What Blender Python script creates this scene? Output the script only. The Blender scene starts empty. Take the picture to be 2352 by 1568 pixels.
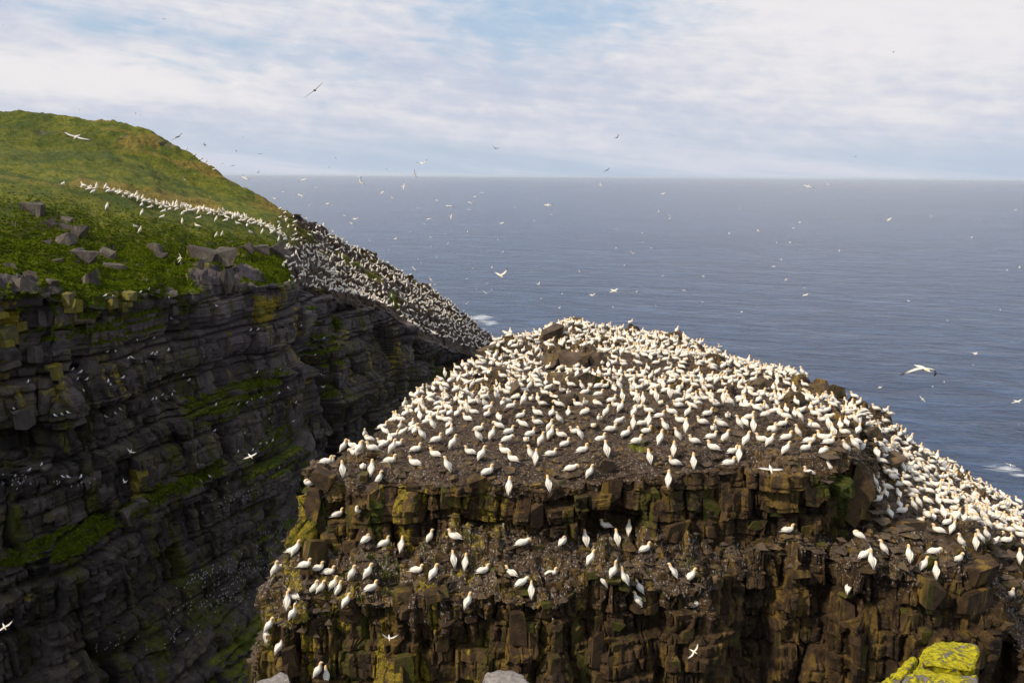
import bpy, bmesh, math, random
import numpy as np
from mathutils import Vector, Matrix, Euler

# ------------------------------------------------------------------ camera, sky, sun, exposure
scene = bpy.context.scene
PITCH = math.radians(11.6); ROLL = math.radians(0.39)
FD = 1846.0                       # focal length in units of a 2352 px wide picture
SEA = -105.0                      # sea level; the camera stands at z = 0 on a cliff edge
cam_d = bpy.data.cameras.new('camera'); cam = bpy.data.objects.new('camera', cam_d)
scene.collection.objects.link(cam); scene.camera = cam
cam_d.sensor_width = 36; cam_d.lens = 36 * FD / 2352
cam_d.clip_start = 0.1; cam_d.clip_end = 200000
RM = Matrix.Rotation(math.radians(90) - PITCH, 3, 'X') @ Matrix.Rotation(ROLL, 3, 'Z')
cam.matrix_world = RM.to_4x4()
RN = np.array(RM)

SUN_FROM = Vector((-0.68, -0.34, 0.66)).normalized()   # direction towards the sun
sun_d = bpy.data.lights.new('sun', 'SUN'); sun = bpy.data.objects.new('sun', sun_d)
scene.collection.objects.link(sun)
sun.rotation_euler = (-SUN_FROM).to_track_quat('-Z', 'Y').to_euler()
sun_d.energy = 3.5; sun_d.angle = math.radians(5); sun_d.color = (1.0, 0.87, 0.68)

scene.view_settings.view_transform = 'Standard'; scene.view_settings.look = 'None'
scene.view_settings.exposure = 0.27; scene.view_settings.gamma = 1.0
scene.view_settings.use_curve_mapping = False


def ray(x, y):
    """direction through picture point (x, y) of a 2352 x 1568 picture, scaled to world Y = 1"""
    v = RN @ np.array([(x - 1176.0) / FD, -(y - 784.0) / FD, -1.0])
    return v / v[1]


def P(x, y, d):
    return ray(x, y) * d


def project(p):
    c = p @ RN
    w = -c[:, 2]
    w = np.where(w < 0.1, 0.1, w)
    return 1176 + FD * c[:, 0] / w, 784 - FD * c[:, 1] / w, w


world = bpy.data.worlds.new('World'); scene.world = world; world.use_nodes = True


class NT:
    def __init__(s, tree):
        s.t = tree; s.n = tree.nodes; s.l = tree.links; s.n.clear()

    def a(s, typ, ins=None, **kw):
        nd = s.n.new(typ)
        for k, v in kw.items():
            setattr(nd, k, v)
        if ins:
            for k, v in ins.items():
                sk = nd.inputs[k]
                if isinstance(v, bpy.types.NodeSocket):
                    s.l.new(v, sk)
                else:
                    sk.default_value = v
        return nd

    def math(s, op, a, b=0.0, c=None, clamp=False):
        nd = s.n.new('ShaderNodeMath'); nd.operation = op; nd.use_clamp = clamp
        for i, v in enumerate((a, b, c)):
            if v is None: continue
            if isinstance(v, bpy.types.NodeSocket): s.l.new(v, nd.inputs[i])
            else: nd.inputs[i].default_value = v
        return nd.outputs[0]

    def mix(s, fac, a, b, mode='MIX'):
        nd = s.n.new('ShaderNodeMix'); nd.data_type = 'RGBA'; nd.blend_type = mode; nd.clamp_factor = True
        for k, v in ((0, fac), (6, a), (7, b)):
            if isinstance(v, bpy.types.NodeSocket): s.l.new(v, nd.inputs[k])
            else: nd.inputs[k].default_value = v if k == 0 else (*v[:3], 1)
        return nd.outputs[2]

    def ramp(s, v, lo, hi, smooth=True):
        nd = s.n.new('ShaderNodeMapRange'); nd.clamp = True
        nd.interpolation_type = 'SMOOTHSTEP' if smooth else 'LINEAR'
        s.l.new(v, nd.inputs[0]); nd.inputs[1].default_value = lo; nd.inputs[2].default_value = hi
        return nd.outputs[0]

    def noise(s, vec, scale, detail=4, rough=0.55, dist=0.0, mapscale=None, loc=None):
        if mapscale is not None or loc is not None:
            m = s.n.new('ShaderNodeMapping'); s.l.new(vec, m.inputs[0])
            if mapscale is not None: m.inputs[3].default_value = mapscale
            if loc is not None: m.inputs[1].default_value = loc
            vec = m.outputs[0]
        nd = s.n.new('ShaderNodeTexNoise'); s.l.new(vec, nd.inputs['Vector'])
        nd.inputs['Scale'].default_value = scale; nd.inputs['Detail'].default_value = detail
        nd.inputs['Roughness'].default_value = rough; nd.inputs['Distortion'].default_value = dist
        return nd.outputs['Fac']


def build_world():
    t = NT(world.node_tree)
    tc = t.a('ShaderNodeTexCoord').outputs['Generated']
    sky = t.a('ShaderNodeTexSky', sky_type='NISHITA', sun_disc=False,
              sun_elevation=math.asin(SUN_FROM.z), sun_rotation=math.atan2(SUN_FROM.x, SUN_FROM.y),
              altitude=100, air_density=1.0, dust_density=1.5, ozone_density=1.5)
    skyc = t.mix(1.0, sky.outputs[0], (1.0, 1.0, 1.08), 'MULTIPLY')
    sep = t.a('ShaderNodeSeparateXYZ', {0: tc})
    z = sep.outputs[2]
    # cloud sheets: flattened noise in direction space, the streaks lean a little
    rot = t.a('ShaderNodeMapping', {0: tc}); rot.inputs[2].default_value = (0.0, math.radians(-5), 0.0)
    rv = rot.outputs[0]
    big = t.noise(rv, 1.0, 6, 0.58, 0.6, (2.3, 2.3, 13.0), (0.3, 1.7, 0.4))
    fine = t.noise(rv, 1.0, 9, 0.62, 0.9, (11.0, 11.0, 60.0), (2.0, 0.0, 1.0))
    streak = t.noise(rv, 1.0, 5, 0.6, 0.3, (1.7, 1.7, 30.0), (4.4, 2.0, 0.0))
    puff0 = t.noise(rv, 1.0, 5, 0.5, 0.2, (24.0, 24.0, 52.0), (7.0, 3.0, 2.0))
    cov = t.math('ADD', t.math('MULTIPLY', big, 0.50), t.math('ADD', t.math('MULTIPLY', fine, 0.20), t.math('MULTIPLY', puff0, 0.30)))

    def blob(x, y, sx, sz, wdt):
        d = ray(x, y); d = d / np.linalg.norm(d)
        m = t.a('ShaderNodeVectorMath', {0: tc, 1: tuple(d)}, operation='SUBTRACT').outputs[0]
        m = t.a('ShaderNodeVectorMath', {0: m, 1: (sx, sx, sz)}, operation='MULTIPLY').outputs[0]
        l = t.a('ShaderNodeVectorMath', {0: m}, operation='LENGTH').outputs['Value']
        n = t.ramp(l, wdt, 0.0)
        return n
    hole = blob(1310, 70, 1.0, 3.2, 0.26)
    hole2 = blob(1080, 20, 1.0, 4.0, 0.16)
    white = blob(2050, 60, 1.0, 2.0, 0.42)
    whiteL = blob(150, 172, 1.0, 7.5, 0.30)
    whiteC = blob(560, 60, 1.0, 2.6, 0.34)
    cov = t.math('SUBTRACT', cov, t.math('MULTIPLY', hole, 0.15))
    cov = t.math('SUBTRACT', cov, t.math('MULTIPLY', hole2, 0.05))
    cov = t.math('ADD', cov, t.math('MULTIPLY', white, 0.16))
    cov = t.math('ADD', cov, t.math('MULTIPLY', whiteL, 0.05))
    mask = t.ramp(cov, 0.31, 0.55)
    # light and shade of the cloud layer itself
    puff = t.noise(rv, 1.0, 6, 0.55, 0.25, (26.0, 26.0, 60.0), (1.0, 5.0, 2.0))
    lum = t.math('ADD', t.math('MULTIPLY', streak, 0.40), t.math('ADD', t.math('MULTIPLY', fine, 0.22), t.math('MULTIPLY', puff, 0.38)))
    lum = t.math('ADD', lum, t.math('MULTIPLY', white, 0.20))
    lum = t.math('ADD', lum, t.math('MULTIPLY', whiteL, 0.26))
    lum = t.math('ADD', lum, t.math('MULTIPLY', whiteC, 0.10))
    lum = t.math('ADD', lum, t.math('MULTIPLY', t.ramp(z, 0.0, 0.35), 0.08))
    lum = t.ramp(lum, 0.34, 0.80)
    K = 1 / 0.1
    ccol = t.mix(lum, (0.45 * K, 0.49 * K, 0.60 * K), (0.73 * K, 0.70 * K, 0.705 * K))
    blue = t.mix(t.ramp(z, 0.0, 0.25), (0.44 * K, 0.51 * K, 0.61 * K), (0.35 * K, 0.49 * K, 0.64 * K))
    base = t.mix(0.8, skyc, blue)
    col = t.mix(t.math('MULTIPLY', mask, 0.93), base, ccol)
    # pale air low over the sea
    hz = t.ramp(z, 0.085, -0.005)
    hcol = t.mix(t.ramp(streak, 0.40, 0.62), (0.41 * K, 0.49 * K, 0.60 * K), (0.54 * K, 0.57 * K, 0.65 * K))
    col = t.mix(t.math('MULTIPLY', hz, 0.80), col, hcol)
    bg = t.a('ShaderNodeBackground', {'Color': col, 'Strength': 0.1})
    out = t.a('ShaderNodeOutputWorld', {0: bg.outputs[0]})


build_world()

# ------------------------------------------------------------------ numeric helpers
rng = np.random.default_rng(7)
random.seed(11)


def h3(ix, iy, iz, seed=0):
    n = (ix.astype(np.int64) * 374761393 + iy.astype(np.int64) * 668265263 + iz.astype(np.int64) * 2147483647 + seed * 144665) & 0x7fffffff
    n = ((n ^ (n >> 13)) * 1274126177) & 0x7fffffff
    n = (n ^ (n >> 16)) & 0x7fffffff
    n = (n * 1103515245 + 12345) & 0x7fffffff
    n = (n ^ (n >> 11))
    return (n & 0xffffff) / float(0x1000000)


def vnoise(p, s, seed=0):
    q = p * np.asarray(s, dtype=float) if np.ndim(s) else p * s
    i = np.floor(q); f = q - i; f = f * f * (3 - 2 * f); i = i.astype(np.int64)
    r = 0
    for dx in (0, 1):
        wx = f[:, 0] if dx else 1 - f[:, 0]
        for dy in (0, 1):
            wy = f[:, 1] if dy else 1 - f[:, 1]
            for dz in (0, 1):
                wz = f[:, 2] if dz else 1 - f[:, 2]
                r = r + wx * wy * wz * h3(i[:, 0] + dx, i[:, 1] + dy, i[:, 2] + dz, seed)
    return r


def fbm(p, s, oct=4, seed=0, g=0.5):
    a = 1.0; tot = 0; r = 0
    for k in range(oct):
        r = r + a * vnoise(p, np.asarray(s, float) * 2 ** k, seed + k * 17); tot += a; a *= g
    return r / tot


def sstep(a, b, x):
    t = np.clip((x - a) / (b - a), 0, 1)
    return t * t * (3 - 2 * t)


def blocks(p, w, h, ang, seed, warp=0.25):
    """jointed rock: courses of blocks with staggered joints. returns offset, distance to joint, id hash"""
    c, s = math.cos(ang), math.sin(ang)
    x = p[:, 0] * c + p[:, 1] * s; y = -p[:, 0] * s + p[:, 1] * c; z = p[:, 2]
    x = x + warp * w * (fbm(p, 0.9 / w, 3, seed + 5) - .5) * 2; y = y + warp * w * (fbm(p, 0.9 / w, 3, seed + 6) - .5) * 2
    z = z + warp * h * (fbm(p, 0.5 / h, 3, seed + 7) - .5) * 2
    qz = z / h; qz = qz + 0.3 * np.sin(qz * 2.1 + seed); iz = np.floor(qz)
    zz = np.zeros_like(iz)
    ww = w * (0.6 + 0.9 * h3(iz, zz, zz, seed + 1))
    qx = x / ww + 10 * h3(iz, zz, zz, seed + 2); qy = y / ww + 10 * h3(iz, zz, zz, seed + 3)
    ix = np.floor(qx); iy = np.floor(qy)
    fx = qx - ix; fy = qy - iy; fz = qz - iz
    e = np.minimum(np.minimum(np.minimum(fx, 1 - fx) * ww, np.minimum(fy, 1 - fy) * ww), np.minimum(fz, 1 - fz) * h)
    hh = h3(ix, iy, iz, seed)
    t1 = h3(ix, iy, iz, seed + 11) - .5; t2 = h3(ix, iy, iz, seed + 12) - .5; t3 = h3(ix, iy, iz, seed + 13) - .5
    off = hh - .5 + 0.8 * (t1 * (fx - .5) + t2 * (fy - .5) + t3 * (fz - .5))
    return off, e, hh


def grid_normals(pos, nr, nc):
    g = pos.reshape(nr, nc, 3)
    du = np.gradient(g, axis=1); dv = np.gradient(g, axis=0)
    n = np.cross(du, dv); l = np.linalg.norm(n, axis=2, keepdims=True); n = n / np.maximum(l, 1e-9)
    return n.reshape(-1, 3)


def grid_mesh(name, pos, nr, nc, mat, flip=False):
    me = bpy.data.meshes.new(name)
    nv = nr * nc
    r = np.arange(nr - 1)[:, None] * nc; c = np.arange(nc - 1)[None, :]
    a = (r + c).ravel()
    q = np.stack([a, a + 1, a + nc + 1, a + nc], 1) if not flip else np.stack([a, a + nc, a + nc + 1, a + 1], 1)
    me.vertices.add(nv); me.vertices.foreach_set('co', pos.astype(np.float32).ravel())
    me.loops.add(q.size); me.loops.foreach_set('vertex_index', q.astype(np.int32).ravel())
    me.polygons.add(len(q)); me.polygons.foreach_set('loop_start', (np.arange(len(q)) * 4).astype(np.int32))
    me.update(calc_edges=True); me.validate()
    me.materials.append(mat)
    me.polygons.foreach_set('use_smooth', np.zeros(len(q), dtype=bool))
    return me


def poly_mesh(name, verts, faces, mat, cols=None, smooth=False):
    """triangle soup arrays -> mesh"""
    verts = np.asarray(verts, np.float32); faces = np.asarray(faces, np.int32)
    me = bpy.data.meshes.new(name)
    me.vertices.add(len(verts)); me.vertices.foreach_set('co', verts.ravel())
    k = faces.shape[1]
    me.loops.add(faces.size); me.loops.foreach_set('vertex_index', faces.ravel())
    me.polygons.add(len(faces)); me.polygons.foreach_set('loop_start', (np.arange(len(faces)) * k).astype(np.int32))
    me.update(calc_edges=True)
    me.polygons.foreach_set('use_smooth', np.full(len(faces), smooth))
    if mat: me.materials.append(mat)
    if cols is not None: set_col(me, 'col', cols)
    return me


def set_col(me, name, arr):
    at = me.color_attributes.new(name, 'FLOAT_COLOR', 'POINT')
    a = np.ones((len(me.vertices), 4), np.float32); a[:, :arr.shape[1]] = arr
    at.data.foreach_set('color', a.ravel())


COL = scene.collection


def link(name, data, parent=None, loc=None):
    o = bpy.data.objects.new(name, data); COL.objects.link(o)
    if parent: o.parent = parent
    if loc is not None: o.location = loc
    return o


def tag(o, label=None, cat=None, group=None, kind=None):
    if label: o['label'] = label
    if cat: o['category'] = cat
    if group: o['group'] = group
    if kind: o['kind'] = kind
    return o


# ------------------------------------------------------------------ materials
def bsdf_out(t, base, rough, bump=None, spec=0.5, **kw):
    b = t.a('ShaderNodeBsdfPrincipled')
    for k, v in (('Base Color', base), ('Roughness', rough), ('Specular IOR Level', spec)):
        if isinstance(v, bpy.types.NodeSocket): t.l.new(v, b.inputs[k])
        else: b.inputs[k].default_value = (*v, 1) if k == 'Base Color' else v
    for k, v in kw.items(): b.inputs[k.replace('_', ' ')].default_value = v
    if bump is not None: t.l.new(bump, b.inputs['Normal'])
    t.a('ShaderNodeOutputMaterial', {0: b.outputs[0]})
    return b


def new_mat(name):
    m = bpy.data.materials.new(name); m.use_nodes = True
    return m, NT(m.node_tree)


def terrain_material(name, rockA, rockB, rockC, sc):
    """zone = grass, soil, lichen, moss ; info = tone, guano, dry grass, grey tint"""
    m, t = new_mat(name)
    pos = t.a('ShaderNodeTexCoord').outputs['Object']
    zn = t.a('ShaderNodeAttribute', attribute_name='zone')
    inf = t.a('ShaderNodeAttribute', attribute_name='info')
    zs = t.a('ShaderNodeSeparateColor', {0: zn.outputs['Color']}); fs = t.a('ShaderNodeSeparateColor', {0: inf.outputs['Color']})
    grass, soil, lich = zs.outputs; tone, guano, dry = fs.outputs
    moss = zn.outputs['Alpha']; grey = inf.outputs['Alpha']
    n1 = t.noise(pos, sc * 0.6, 8, 0.65); n2 = t.noise(pos, sc * 3.5, 8, 0.7); n3 = t.noise(pos, sc * 14, 5, 0.7)
    vert = t.noise(pos, sc, 5, 0.60, 0.4, (1.5, 1.5, 0.16), (9, 3, 0))
    rock = t.mix(t.ramp(n1, 0.35, 0.65), rockA, rockB)
    rock = t.mix(t.math('MULTIPLY', t.ramp(vert, 0.48, 0.64), 0.8), rock, rockC)
    vert2 = t.noise(pos, sc * 1.3, 5, 0.6, 0.4, (2.2, 2.2, 0.20), (5, 9, 0))
    rock = t.mix(t.math('MULTIPLY', t.ramp(vert2, 0.52, 0.68), 0.7), rock, (0.022, 0.017, 0.012))
    rock = t.mix(t.math('MULTIPLY', grey, 0.8), rock, (0.160, 0.130, 0.138))
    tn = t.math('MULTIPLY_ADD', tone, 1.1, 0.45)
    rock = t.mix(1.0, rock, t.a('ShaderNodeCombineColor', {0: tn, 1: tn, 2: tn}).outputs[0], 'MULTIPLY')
    rock = t.mix(t.ramp(n2, 0.50, 0.75), rock, t.mix(0.5, rock, (0.02, 0.018, 0.014)))
    mossc = t.mix(t.ramp(n2, 0.3, 0.7), (0.022, 0.038, 0.004), (0.105, 0.105, 0.010))
    rock = t.mix(t.ramp(t.math('ADD', moss, t.math('MULTIPLY', t.math('SUBTRACT', t.math('MULTIPLY', t.math('ADD', vert, n2), 0.5), 0.5), 1.8)), 0.42, 0.72), rock, mossc)
    soilc = t.mix(t.ramp(n2, 0.35, 0.65), (0.026, 0.015, 0.009), (0.105, 0.064, 0.038))
    soilc = t.mix(t.ramp(n1, 0.45, 0.7), soilc, t.mix(0.55, soilc, (0.14, 0.11, 0.085)))
    soilc = t.mix(t.math('MULTIPLY', t.ramp(n3, 0.55, 0.72), 0.5), soilc, (0.20, 0.15, 0.12))
    col = t.mix(t.ramp(t.math('ADD', soil, t.math('SUBTRACT', n2, 0.5)), 0.4, 0.6), rock, soilc)
    lichc = t.mix(t.ramp(n3, 0.3, 0.7), (0.22, 0.16, 0.014), (0.40, 0.31, 0.02))
    col = t.mix(t.ramp(t.math('ADD', lich, t.math('MULTIPLY', t.math('SUBTRACT', n2, 0.5), 1.3)), 0.36, 0.62), col, lichc)
    n0 = t.noise(pos, 0.045, 6, 0.62, 0.5)
    g1 = t.mix(t.ramp(n1, 0.35, 0.65), (0.078, 0.108, 0.006), (0.200, 0.195, 0.012))
    g1 = t.mix(t.ramp(n0, 0.40, 0.62), g1, t.mix(0.6, g1, (0.030, 0.060, 0.004)))
    g1 = t.mix(t.ramp(n2, 0.48, 0.70), g1, t.mix(0.7, g1, (0.032, 0.050, 0.004)))
    gdry = t.mix(t.ramp(n2, 0.3, 0.65), (0.10, 0.095, 0.012), (0.28, 0.20, 0.034))
    g1 = t.mix(t.ramp(t.math('ADD', dry, t.math('MULTIPLY', t.math('SUBTRACT', n1, 0.5), 1.2)), 0.35, 0.75), g1, gdry)
    col = t.mix(t.ramp(t.math('ADD', grass, t.math('MULTIPLY', t.math('SUBTRACT', n2, 0.5), 0.9)), 0.42, 0.58), col, g1)
    # droppings: specks and runs
    sp = t.noise(pos, sc * 9, 3, 0.6, 0.2, (1.0, 1.0, 0.55))
    gm = t.ramp(t.math('ADD', sp, t.math('MULTIPLY', guano, 0.24)), 0.72, 0.84)
    col = t.mix(t.math('MULTIPLY', gm, 0.8), col, (0.55, 0.52, 0.48))
    hgt = t.math('ADD', t.math('MULTIPLY', n2, 0.7), t.math('MULTIPLY', n3, 0.3))
    bmp = t.a('ShaderNodeBump', {'Height': hgt, 'Strength': 0.9, 'Distance': 0.35 / sc})
    rg = t.math('MULTIPLY_ADD', n2, 0.4, 0.55)
    bsdf_out(t, col, rg, bmp.outputs[0], 0.25)
    return m


MAT_STACK = terrain_material('stack_rock', (0.034, 0.019, 0.009), (0.105, 0.062, 0.028), (0.215, 0.135, 0.026), 1.0)
MAT_HEAD = terrain_material('headland_rock', (0.040, 0.032, 0.028), (0.125, 0.103, 0.096), (0.120, 0.105, 0.038), 0.42)


def block_material(name, a, b, stain, st_amt, scale=1.0, ochre=(0.19, 0.12, 0.03)):
    m, t = new_mat(name)
    pos = t.a('ShaderNodeNewGeometry').outputs['Position']
    rnd = t.a('ShaderNodeObjectInfo').outputs['Random']
    off = t.a('ShaderNodeVectorMath', {0: pos, 1: t.a('ShaderNodeCombineXYZ', {0: t.math('MULTIPLY', rnd, 50), 1: rnd, 2: rnd}).outputs[0]}, operation='ADD').outputs[0]
    n1 = t.noise(off, 1.5 * scale, 7, 0.65); n2 = t.noise(off, 6 * scale, 7, 0.7)
    v = t.noise(pos, 1.1 * scale, 5, 0.62, 0.4, (2.6, 2.6, 0.28))
    c = t.mix(t.ramp(n1, 0.3, 0.7), a, b)
    tn = t.math('MULTIPLY_ADD', rnd, 0.5, 0.62)
    c = t.mix(1.0, c, t.a('ShaderNodeCombineColor', {0: tn, 1: tn, 2: tn}).outputs[0], 'MULTIPLY')
    v2 = t.noise(pos, 1.0 * scale, 5, 0.60, 0.4, (1.5, 1.5, 0.16), (9, 3, 0))
    c = t.mix(t.math('MULTIPLY', t.ramp(v2, 0.52, 0.66), 0.75), c, ochre)
    amt = t.math('ADD', v, t.math('MULTIPLY', t.math('SUBTRACT', rnd, 0.5), 0.35))
    c = t.mix(t.ramp(amt, 0.62 - st_amt, 0.80 - st_amt), c, t.mix(t.ramp(n2, 0.3, 0.7), stain, tuple(0.45 * s for s in stain)))
    c = t.mix(t.math('MULTIPLY', t.ramp(n2, 0.66, 0.78), 0.5), c, (0.42, 0.38, 0.34))
    bmp = t.a('ShaderNodeBump', {'Height': n2, 'Strength': 0.8, 'Distance': 0.12 / scale})
    bsdf_out(t, c, 0.75, bmp.outputs[0], 0.25)
    return m


MAT_BLOCK = block_material('stack_block', (0.032, 0.019, 0.009), (0.110, 0.066, 0.030), (0.080, 0.085, 0.008), 0.09, 1.0, (0.22, 0.14, 0.026))
MAT_BOULDER = block_material('brown_boulder', (0.060, 0.042, 0.028), (0.150, 0.108, 0.074), (0.045, 0.060, 0.010), 0.02)
MAT_HBLOCK = block_material('headland_block', (0.050, 0.041, 0.037), (0.135, 0.113, 0.106), (0.090, 0.090, 0.014), 0.03, 0.5, (0.10, 0.088, 0.060))
MAT_HLICH = block_material('lichen_block', (0.10, 0.09, 0.05), (0.20, 0.17, 0.04), (0.22, 0.185, 0.015), 0.16, 0.5, (0.24, 0.20, 0.02))
MAT_HBOULD = block_material('grey_boulder', (0.062, 0.050, 0.040), (0.130, 0.108, 0.090), (0.10, 0.09, 0.03), -0.04, 0.5, (0.17, 0.15, 0.10))


def feather_material():
    m, t = new_mat('feathers')
    c = t.a('ShaderNodeAttribute', attribute_name='col').outputs['Color']
    pos = t.a('ShaderNodeTexCoord').outputs['Object']
    n = t.noise(pos, 16, 3, 0.6, 0.0, (0.5, 1, 1))
    c2 = t.mix(t.math('MULTIPLY', t.ramp(n, 0.45, 0.75), 0.16), c, t.mix(1.0, c, (0.75, 0.68, 0.58), 'MULTIPLY'))
    b = bsdf_out(t, c2, 0.7, t.a('ShaderNodeBump', {'Height': n, 'Strength': 0.25, 'Distance': 0.02}).outputs[0], 0.2)
    return m


MAT_FEATHER = feather_material()


def leaf_material():
    m, t = new_mat('grass_blades')
    c = t.a('ShaderNodeAttribute', attribute_name='col').outputs['Color']
    b = t.a('ShaderNodeBsdfDiffuse', {0: c}); b2 = t.a('ShaderNodeBsdfTranslucent', {0: c})
    mx = t.a('ShaderNodeMixShader', {0: 0.45, 1: b.outputs[0], 2: b2.outputs[0]})
    t.a('ShaderNodeOutputMaterial', {0: mx.outputs[0]})
    return m


MAT_LEAF = leaf_material()


def sea_material():
    m, t = new_mat('sea_water')
    pos = t.a('ShaderNodeTexCoord').outputs['Object']
    rot = t.a('ShaderNodeMapping', {0: pos}); rot.inputs[2].default_value = (0, 0, math.radians(12)); rv = rot.outputs[0]
    swell = t.noise(rv, 0.020, 4, 0.55, 0.5, (0.55, 1.25, 1))
    wave = t.noise(rv, 0.085, 5, 0.62, 0.4, (0.6, 1.3, 1))
    chop = t.noise(rv, 0.42, 5, 0.65, 0.3, (0.7, 1.2, 1))
    patch = t.noise(rv, 0.0022, 5, 0.6, 0.8, (0.5, 1.8, 1))
    lines = t.noise(rv, 0.026, 7, 0.68, 1.4, (0.62, 1.35, 1))
    h = t.math('ADD', t.math('MULTIPLY', swell, 3.0), t.math('ADD', t.math('MULTIPLY', lines, 4.0), t.math('MULTIPLY', wave, 2.4), t.math('MULTIPLY', chop, 0.75)))
    bmp = t.a('ShaderNodeBump', {'Height': h, 'Strength': 1.0, 'Distance': 1.0})
    col = t.mix(t.ramp(patch, 0.3, 0.7), (0.026, 0.061, 0.145), (0.055, 0.104, 0.215))
    col = t.mix(t.math('MULTIPLY_ADD', t.ramp(lines, 0.36, 0.62), 0.7, 0.3), (0.006, 0.020, 0.060), col)  # ripple shading put into the colour: darker in the wave troughs
    col = t.mix(t.ramp(t.math('ADD', t.math('MULTIPLY', wave, 0.6), t.math('MULTIPLY', chop, 0.4)), 0.40, 0.62), t.mix(0.65, col, (0.004, 0.014, 0.045)), col)  # finer ripple shading, likewise painted into the colour

    def foam(cx, cy, r, sx=1.0, sy=1.0):
        mp = t.a('ShaderNodeMapping', {0: pos}); mp.vector_type = 'TEXTURE'
        mp.inputs[1].default_value = (cx, cy, 0); mp.inputs[3].default_value = (sx, sy, 1)
        l = t.a('ShaderNodeVectorMath', {0: mp.outputs[0]}, operation='LENGTH').outputs['Value']
        return t.ramp(l, r, 0.0)
    fn = t.noise(rv, 0.11, 7, 0.7, 1.2, (0.45, 1.3, 1))

    def seapt(x, y):
        r = ray(x, y); k = SEA / r[2]; return r[0] * k, r[1] * k
    f = None
    for (x, y, r, sx, sy) in ((1102, 730, 24, 1.0, 1.5), (1128, 742, 16, 1, 1.3), (2310, 1074, 13, 1.4, .7), (2345, 1090, 9, 1.2, .6)):
        cx, cy = seapt(x, y); v = foam(cx, cy, r, sx, sy); f = v if f is None else t.math('MAXIMUM', f, v)
    fm = t.ramp(t.math('ADD', t.math('MULTIPLY', f, 0.42), fn), 0.76, 1.0)
    col = t.mix(fm, col, (0.62, 0.66, 0.70))
    rg = t.math('MULTIPLY_ADD', fm, 0.5, 0.16)
    b = bsdf_out(t, col, rg, bmp.outputs[0], 0.5, IOR=1.33)
    return m


MAT_SEA = sea_material()


def lichen_material():
    m, t = new_mat('lichen_covered_rock')
    pos = t.a('ShaderNodeTexCoord').outputs['Object']
    n1 = t.noise(pos, 3.2, 8, 0.62, 0.3); n2 = t.noise(pos, 22, 8, 0.7); n3 = t.noise(pos, 60, 4, 0.7)
    am = t.a('ShaderNodeAttribute', attribute_name='col').outputs['Fac']
    rock = t.mix(t.ramp(n2, 0.3, 0.7), (0.20, 0.175, 0.15), (0.34, 0.31, 0.30))
    rock = t.mix(t.ramp(n1, 0.58, 0.70), rock, (0.24, 0.23, 0.26))
    rock = t.mix(t.math('MULTIPLY', t.ramp(t.noise(pos, 9, 5, 0.6, 0.4, None, (5, 2, 1)), 0.64, 0.72), 0.8), rock, (0.62, 0.62, 0.63))
    lc = t.mix(t.ramp(n2, 0.30, 0.62), (0.20, 0.18, 0.010), (0.60, 0.52, 0.014))
    lc = t.mix(t.ramp(n3, 0.54, 0.68), lc, (0.13, 0.13, 0.012))
    m1 = t.ramp(t.math('ADD', t.math('ADD', t.math('MULTIPLY', n1, 0.7), t.math('MULTIPLY', n2, 0.45)), t.math('MULTIPLY', am, 0.27)), 0.68, 0.74)
    col = t.mix(m1, rock, lc)
    h = t.math('ADD', t.math('MULTIPLY', m1, 0.6), t.math('ADD', t.math('MULTIPLY', n2, 0.8), t.math('MULTIPLY', n3, 0.25)))
    bmp = t.a('ShaderNodeBump', {'Height': h, 'Strength': 1.0, 'Distance': 0.035})
    bsdf_out(t, col, 0.85, bmp.outputs[0], 0.2)
    return m


MAT_LICHEN = lichen_material()

# ------------------------------------------------------------------ sea
def build_sea():
    rad = np.concatenate([[0.0], np.geomspace(60, 140000, 40)]); na = 96
    ang = np.linspace(0, 2 * math.pi, na + 1)
    rr, aa = np.meshgrid(rad, ang, indexing='ij')
    p = np.stack([rr * np.cos(aa), rr * np.sin(aa), np.zeros_like(rr)], 2).reshape(-1, 3)
    me = grid_mesh('sea', p, len(rad), na + 1, MAT_SEA)
    o = link('sea', me, None, (0, 0, SEA)); tag(o, 'blue rippled sea reaching the hazy horizon', None, None, 'structure')


build_sea()


# ------------------------------------------------------------------ terrain from plan profiles
def key_column(x, pts):
    """pts: ('y', y, d) picture height at distance d, or ('z', z, d)"""
    out = []
    for k, v, d in pts:
        out.append((d, ray(x, v)[2] * d if k == 'y' else v))
    return out


def wob(xs, wl, seed):
    z = np.zeros_like(xs)
    return (fbm(np.stack([xs, z, z], 1), 1.0 / wl, 4, seed, 0.6) - .5) * 2


def gsm(a, n):
    k = np.exp(-0.5 * (np.arange(-3 * n, 3 * n + 1) / n) ** 2); k /= k.sum()
    return np.convolve(np.pad(a, 3 * n, mode='edge'), k, 'valid')


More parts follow.
